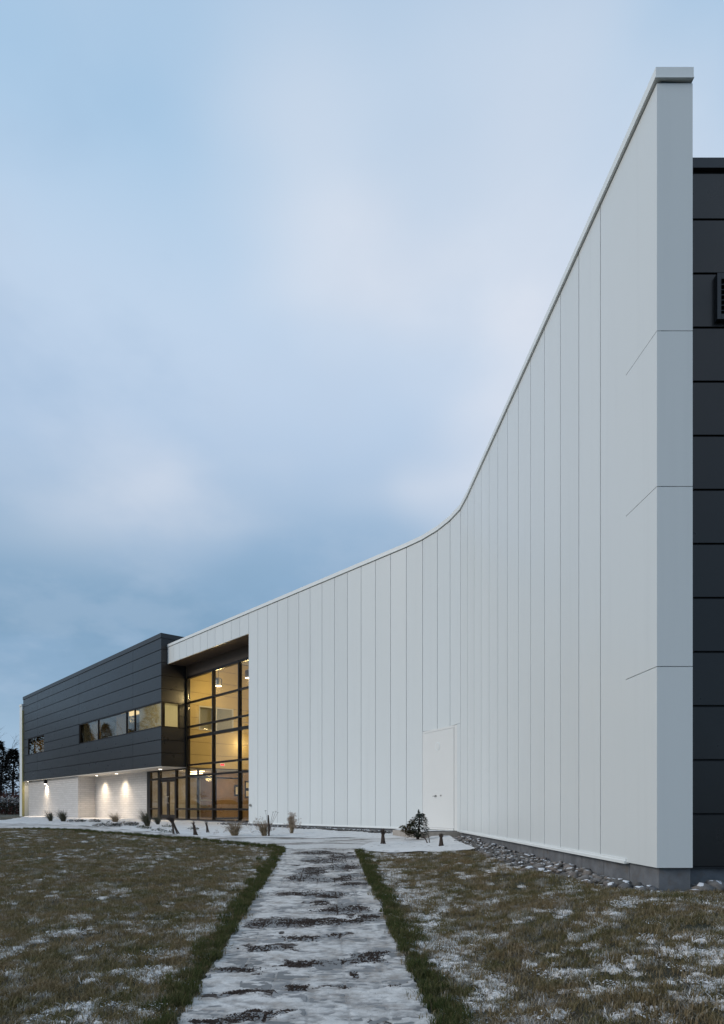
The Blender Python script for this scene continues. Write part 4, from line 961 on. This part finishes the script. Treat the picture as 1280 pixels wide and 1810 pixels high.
# snow-dusted evergreen with bronzed side shoot
ev = empty('evergreen_shrub', (1.45, 16.9, g(1.45, 16.9)), 'dark evergreen shrub with bronze leaves in the small snowy bed', 'shrub'); R = random.Random(5)
tb = MB(); tb.tube([(0, 0, -.03), (0, 0, .08), (.02, 0, .25), (.05, .0, .5), (.03, 0, .8)], [.07, .035, .026, .018, .008], 7); le_ = MB(); lb = MB()
for i in range(640):
    z = .10+.62*R.random(); rr = .175*(1-((z-.30)/.46)**2 if z > .30 else 1-((.30-z)/.28)**2)+.02; a = R.uniform(0, 6.283); r = max(.02, rr)*R.random()**.5
    leaf(le_, Vector((.06+r*math.cos(a), r*math.sin(a), z)), Vector((math.cos(a), math.sin(a), R.uniform(-.9, .2))), R.uniform(.07, .11), .042)
for i in range(34): leaf(le_, Vector((.02+R.uniform(-.02, .02), R.uniform(-.02, .02), .74+R.uniform(-.02, .05))), Vector((R.uniform(-.4, .4), R.uniform(-.4, .4), R.uniform(-.6, .8))), .055, .022)
for cx, cz, n_ in ((-.20, .44, 90), (-.30, .32, 90), (-.40, .36, 46), (-.16, .26, 90), (-.25, .20, 60), (-.14, .52, 40)):
    tb.tube([(0, 0, .12), (cx*.6, 0, cz*.7), (cx, 0, cz)], [.014, .01, .005], 5)
    for i in range(n_): leaf(lb, Vector((cx+R.gauss(0, .035), R.gauss(0, .05), cz+R.gauss(0, .04))), Vector((R.uniform(-1, 1), R.uniform(-1, 1), R.uniform(-1, .3))), R.uniform(.06, .10), .042)
tb.build('stem', M['stem'], ev, loc=(0, 0, 0)); le_.build('foliage', M['ever'], ev, loc=(0, 0, 0)); lb.build('side_shoot', M['ambleaf'], ev, loc=(0, 0, 0))
bb = empty('bare_branch', (1.62, 15.9, g(1.62, 15.9)), 'bare forked branch poking from the snow right of the evergreen shrub', 'branch'); bm_ = MB()
bm_.tube([(0, 0, -.02), (-.06, 0, .10), (-.20, .1, .30)], [.018, .014, .007], 6); bm_.tube([(.03, 0, -.02), (.02, 0, .12), (-.01, 0, .26)], [.016, .011, .006], 6); bm_.tube([(-.06, 0, .10), (-.09, .02, .22)], [.009, .004], 5)
bm_.build('twigs', M['stem'], bb, loc=(0, 0, 0))
def cover(loc, w, dp_, h, n, m, label, seed, name='ground_cover'):
    R = random.Random(seed); e = empty(name, (loc[0], loc[1], g(*loc)+.02), label, 'plant'); mbf = MB()
    for i in range(n):
        a = R.uniform(0, 6.28); r = math.sqrt(R.random()); c = Vector((w*.5*r*math.cos(a), dp_*.5*r*math.sin(a), h*R.random()*(1-r*.6)))
        leaf(mbf, c, Vector((math.cos(a)+R.uniform(-.6, .6), math.sin(a)+R.uniform(-.6, .6), R.uniform(-.1, .8))), R.uniform(.05, .11), .035)
    mbf.build('foliage', M[m], e, loc=(0, 0, 0)); return e
cover((-13.3, 30.3), .8, .5, .16, 320, 'mat', 'low dark ground cover patch right of the olive grass clumps', 1)
cover((-12.5, 30.4), .5, .4, .18, 200, 'mat', 'low dark ground cover patch before the brick return', 2)
cover((-9.62, 24.5), 1.0, .6, .20, 460, 'mat', 'large dark spreading shrub lying on the snow, front lobe', 3)
cover((-9.3, 25.7), .9, .6, .20, 420, 'mat', 'large dark spreading shrub lying on the snow, rear lobe', 4)
for i, (x, y, w, lb_) in enumerate(((-7.9, 23.3, .3, 'small green plant in snow nearest the dark spreading shrub'), (-7.5, 22.6, .28, 'small green plant in snow second from the dark spreading shrub'), (-7.2, 24.0, .3, 'small green plant in snow behind its row'),
        (-6.58, 20.9, .34, 'small green plant in snow left of the twiggy shrub'), (-6.05, 20.2, .36, 'flat green plant touching the foot of the twiggy shrub'), (-5.6, 21.6, .3, 'small green plant in snow behind the pruned shrubs'))):
    cover((x, y), w, w, .10, 70, 'lowleaf', lb_, 10+i, 'low_plant')

# ------------------------------------------------------------------ hedge, red stems and trees at the far left
hd = empty('hedge', (-34.0, 62, g(-34, 62)), 'snow dusted clipped hedge at the far left edge', 'hedge'); R = random.Random(3); hf = MB(); hs = MB()
for i in range(5200):
    c = Vector((R.uniform(-7, 2.2), R.uniform(-.7, .7), 1.55*R.random()**.7)); nz = .18*noise.noise(Vector((c.x*1.3, c.y*2, c.z*2)))
    c.z += nz; leaf(hs if (c.z > 1.05 and R.random() < .55) or R.random() < .10 else hf, c, Vector((R.uniform(-1, 1), R.uniform(-1, .4), R.uniform(-.3, 1))), R.uniform(.12, .22), .10)
hf.build('foliage', M['ever'], hd, loc=(0, 0, 0)); hs.build('snow', M['flake'], hd, loc=(0, 0, 0))
hb = MB()
for i in range(14): x = -6.5+i*.65; hb.tube([(x, 0, -.05), (x+.05, 0, .5), (x-.05, .05, 1.2)], [.05, .04, .02], 5)
hb.build('stem', M['stem'], hd, loc=(0, 0, 0))
rs_ = empty('red_stem_shrub', (-36, 66, g(-36, 66)), 'thicket of bare reddish stems behind the snowy hedge', 'shrub'); mbf = MB()
for i in range(620):
    x = R.uniform(-6, 3); y = R.uniform(-1, 1.5); h = R.uniform(1.4, 2.4); mbf.tube([(x, y, -.05), (x+R.uniform(-.1, .1), y, h*.5), (x+R.uniform(-.3, .3), y+R.uniform(-.2, .2), h)], [.022, .016, .006], 3, False)
mbf.build('stem', M['redstem'], rs_, loc=(0, 0, 0))
M['needle'] = leafm('dark needles', (.008, .010, .008), (.020, .018, .014), scale=.8)
def conifer_mesh(h, r, seed):
    R = random.Random(seed); t_ = MB(); f_ = MB(); t_.tube([(0, 0, -.2), (0, 0, h*.5), (.1, 0, h*.96)], [.22, .13, .02], 7)
    for i in range(3000):
        z = h*(.06+.93*R.random()**.9); rr = r*(1-(z/h)**1.3)*(1+.35*math.sin(z*2.6+seed)); a = R.uniform(0, 6.283); q = rr*(.25+.75*R.random()**.6)
        c = Vector((q*math.cos(a), q*math.sin(a), z-.25*q)); leaf(f_, c, Vector((math.cos(a), math.sin(a), R.uniform(-.6, .5))), R.uniform(.35, .8), R.uniform(.12, .3))
    return t_, f_
def tree_con(x, y, h, r, seed, label):
    e = empty('evergreen_tree', (x, y, g(x, y)), label, 'tree', 'evergreen trees beyond the hedge'); t_, f_ = conifer_mesh(h, r, seed)
    t_.build('trunk', M['stem'], e, loc=(0, 0, 0)); f_.build('crown', M['needle'], e, loc=(0, 0, 0)); return e
def tree_bare(x, y, h, seed, label):
    R = random.Random(seed); e = empty('bare_tree', (x, y, g(x, y)), label, 'tree', 'bare trees beyond the hedge'); t_ = MB(); c_ = MB()
    def grow(mb_, p, d_, L_, r, lev):
        q = p+d_*L_*.5+Vector((R.uniform(-.06, .06), R.uniform(-.06, .06), 0))*L_; e_ = p+d_*L_
        mb_.tube([p, q, e_], [r, r*.8, r*.55], 5 if lev < 2 else 3, False)
        if lev >= 5: return
        for i in range(3 if lev else 4):
            a = R.uniform(0, 6.28); dd = (d_*1.0+Vector((math.cos(a), math.sin(a), R.uniform(-.1, .35)))*R.uniform(.45, .8)).normalized(); s_ = p.lerp(e_, R.uniform(.55, 1))
            grow(c_, s_, dd, L_*R.uniform(.55, .78), r*.5, lev+1)
    grow(t_, Vector((0, 0, -.2)), Vector((.02, 0, 1)), h*.36, h*.014, 0)
    t_.build('trunk', M['stem'], e, loc=(0, 0, 0)); c_.build('crown', M['stem'], e, loc=(0, 0, 0)); return e
for i, (x, y, h, r, lb_) in enumerate(((-47.2, 88, 8.6, 3.4, 'dark evergreen tree closest to the white fin'), (-50.2, 90, 9.8, 3.2, 'tallest dark evergreen tree at the left picture edge'), (-49.0, 84, 7.0, 3.0, 'low dark evergreen tree in front of the taller pair'),
        (-55, 84, 11, 3.4, 'dark evergreen tree just outside the left edge'), (-61, 78, 15, 4.2, 'dark evergreen tree second outside the left edge'), (-66, 72, 17, 4.6, 'dark evergreen tree across the car park'), (-72, 62, 17.5, 4.8, 'broad dark evergreen tree across the car park'), (-76, 50, 17, 4.6, 'dark evergreen tree behind the parked cars'), (-80, 38, 13.5, 3.8, 'dark evergreen tree south of the parked cars'), (-57, 64, 11.5, 3.4, 'first evergreen of the row reflected in the ribbon window'), (-60.5, 66.5, 12.2, 3.6, 'second evergreen of the row reflected in the ribbon window'), (-62.5, 60.5, 11.2, 3.4, 'third evergreen of the row reflected in the ribbon window'), (-65.8, 66, 12.5, 3.8, 'fourth evergreen of the row reflected in the ribbon window'), (-68, 58.5, 12.0, 3.6, 'fifth evergreen of the row reflected in the ribbon window'), (-55, 69.5, 12.4, 3.6, 'sixth evergreen of the row reflected in the ribbon window'))):
    tree_con(x, y, h, r, 30+i, lb_)
for i, (x, y, h, lb_) in enumerate(((-52.2, 94, 15.5, 'tall bare tree rising above the evergreens at the left edge'), (-58, 74, 16, 'bare tree just outside the left edge'), (-62, 62, 16, 'tall bare tree across the car park'), (-78, 44, 13, 'bare tree behind the parked cars'))):
    tree_bare(x, y, h, 50+i, lb_)
# ------------------------------------------------------------------ car park and cars, seen reflected in the lobby glass
sheet('car_park', [(-64, 30), (-38, 30), (-38, 58), (-64, 58)], plain('asphalt', (.055, .055, .058), .8, var=.25, scale=3, bump=.3), .0, lambda x, y: 2.5, None, None, 'asphalt car park to the left of the building')
def car(x, y, rz, paint, label):
    e = empty('parked_car', (x, y, g(x, y)+.01), label, 'car', 'cars in the car park'); e.rotation_euler = (0, 0, rz)
    def loft(sec, name, m, par=e):
        V = []; F = []; k = len(sec[0])
        for s_ in sec: V += s_
        for i in range(len(sec)-1):
            for j in range(k): F.append((i*k+j, i*k+(j+1) % k, (i+1)*k+(j+1) % k, (i+1)*k+j))
        F += [tuple(range(k-1, -1, -1)), tuple((len(sec)-1)*k+j for j in range(k))]
        return mesh(name, V, F, m, par, (0, 0, 0), True)
    def ring(px, w, z0, z1): return [(px, -w, z0+.1), (px, -w*.92, z0), (px, w*.92, z0), (px, w, z0+.1), (px, w, z1-.12), (px, w*.9, z1), (px, -w*.9, z1), (px, -w, z1-.12)]
    loft([ring(-2.15, .72, .35, .78), ring(-2.0, .84, .26, .88), ring(-1.2, .88, .22, .92), ring(0, .9, .2, .95), ring(1.3, .9, .22, .98), ring(1.95, .86, .26, .96), ring(2.1, .76, .36, .82)], 'body', paint)
    cab = loft([ring(-1.0, .70, .85, .98), ring(-.35, .72, .85, 1.42), ring(.4, .72, .85, 1.50), ring(1.3, .70, .85, 1.45), ring(1.85, .66, .85, 1.02)], 'cabin', M['carglass'])
    loft([ring(-.42, .60, 1.30, 1.47), ring(.4, .62, 1.36, 1.56), ring(1.35, .58, 1.30, 1.50)], 'roof', paint)
    for wx in (-1.35, 1.3):
        for sy in (-1, 1):
            w = MB().tube([(wx, sy*.70, .31), (wx, sy*.91, .31)], .31, 20).build('wheel', M['rubber'], e, (0, 0, 0)); MB().tube([(wx, sy*.90, .31), (wx, sy*.922, .31)], .2, 12).build('rim', M['steel'], w, (0, 0, 0))
    for sy in (-1, 1):
        MB().prism([(2.06, sy*.62-.1), (2.16, sy*.62-.1), (2.16, sy*.62+.1), (2.06, sy*.62+.1)], .7, .86).build('tail_light', M['tail'], e, (0, 0, 0)); MB().prism([(-2.2, sy*.55-.12), (-2.08, sy*.55-.12), (-2.08, sy*.55+.12), (-2.2, sy*.55+.12)], .62, .74).build('headlight', M['trim'], e, (0, 0, 0))
M['carglass'] = plain('car glass', (.012, .014, .015), .12); M['tail'] = plain('tail light', (.35, .01, .012), .25)
M['carsilver'] = plain('silver car paint', (.80, .84, .72), .3, var=.02); M['cargreen'] = plain('grey green car paint', (.42, .52, .38), .3, var=.02)
car(-46.6, 43.8, .9, M['carsilver'], 'pale hatchback reflected in the right lobby panes'); car(-47.5, 48.8, .9, M['cargreen'], 'grey green hatchback reflected in the left lobby panes'); car(-45.9, 40.4, .9, M['carsilver'], 'second pale hatchback reflected beside the white wall edge')
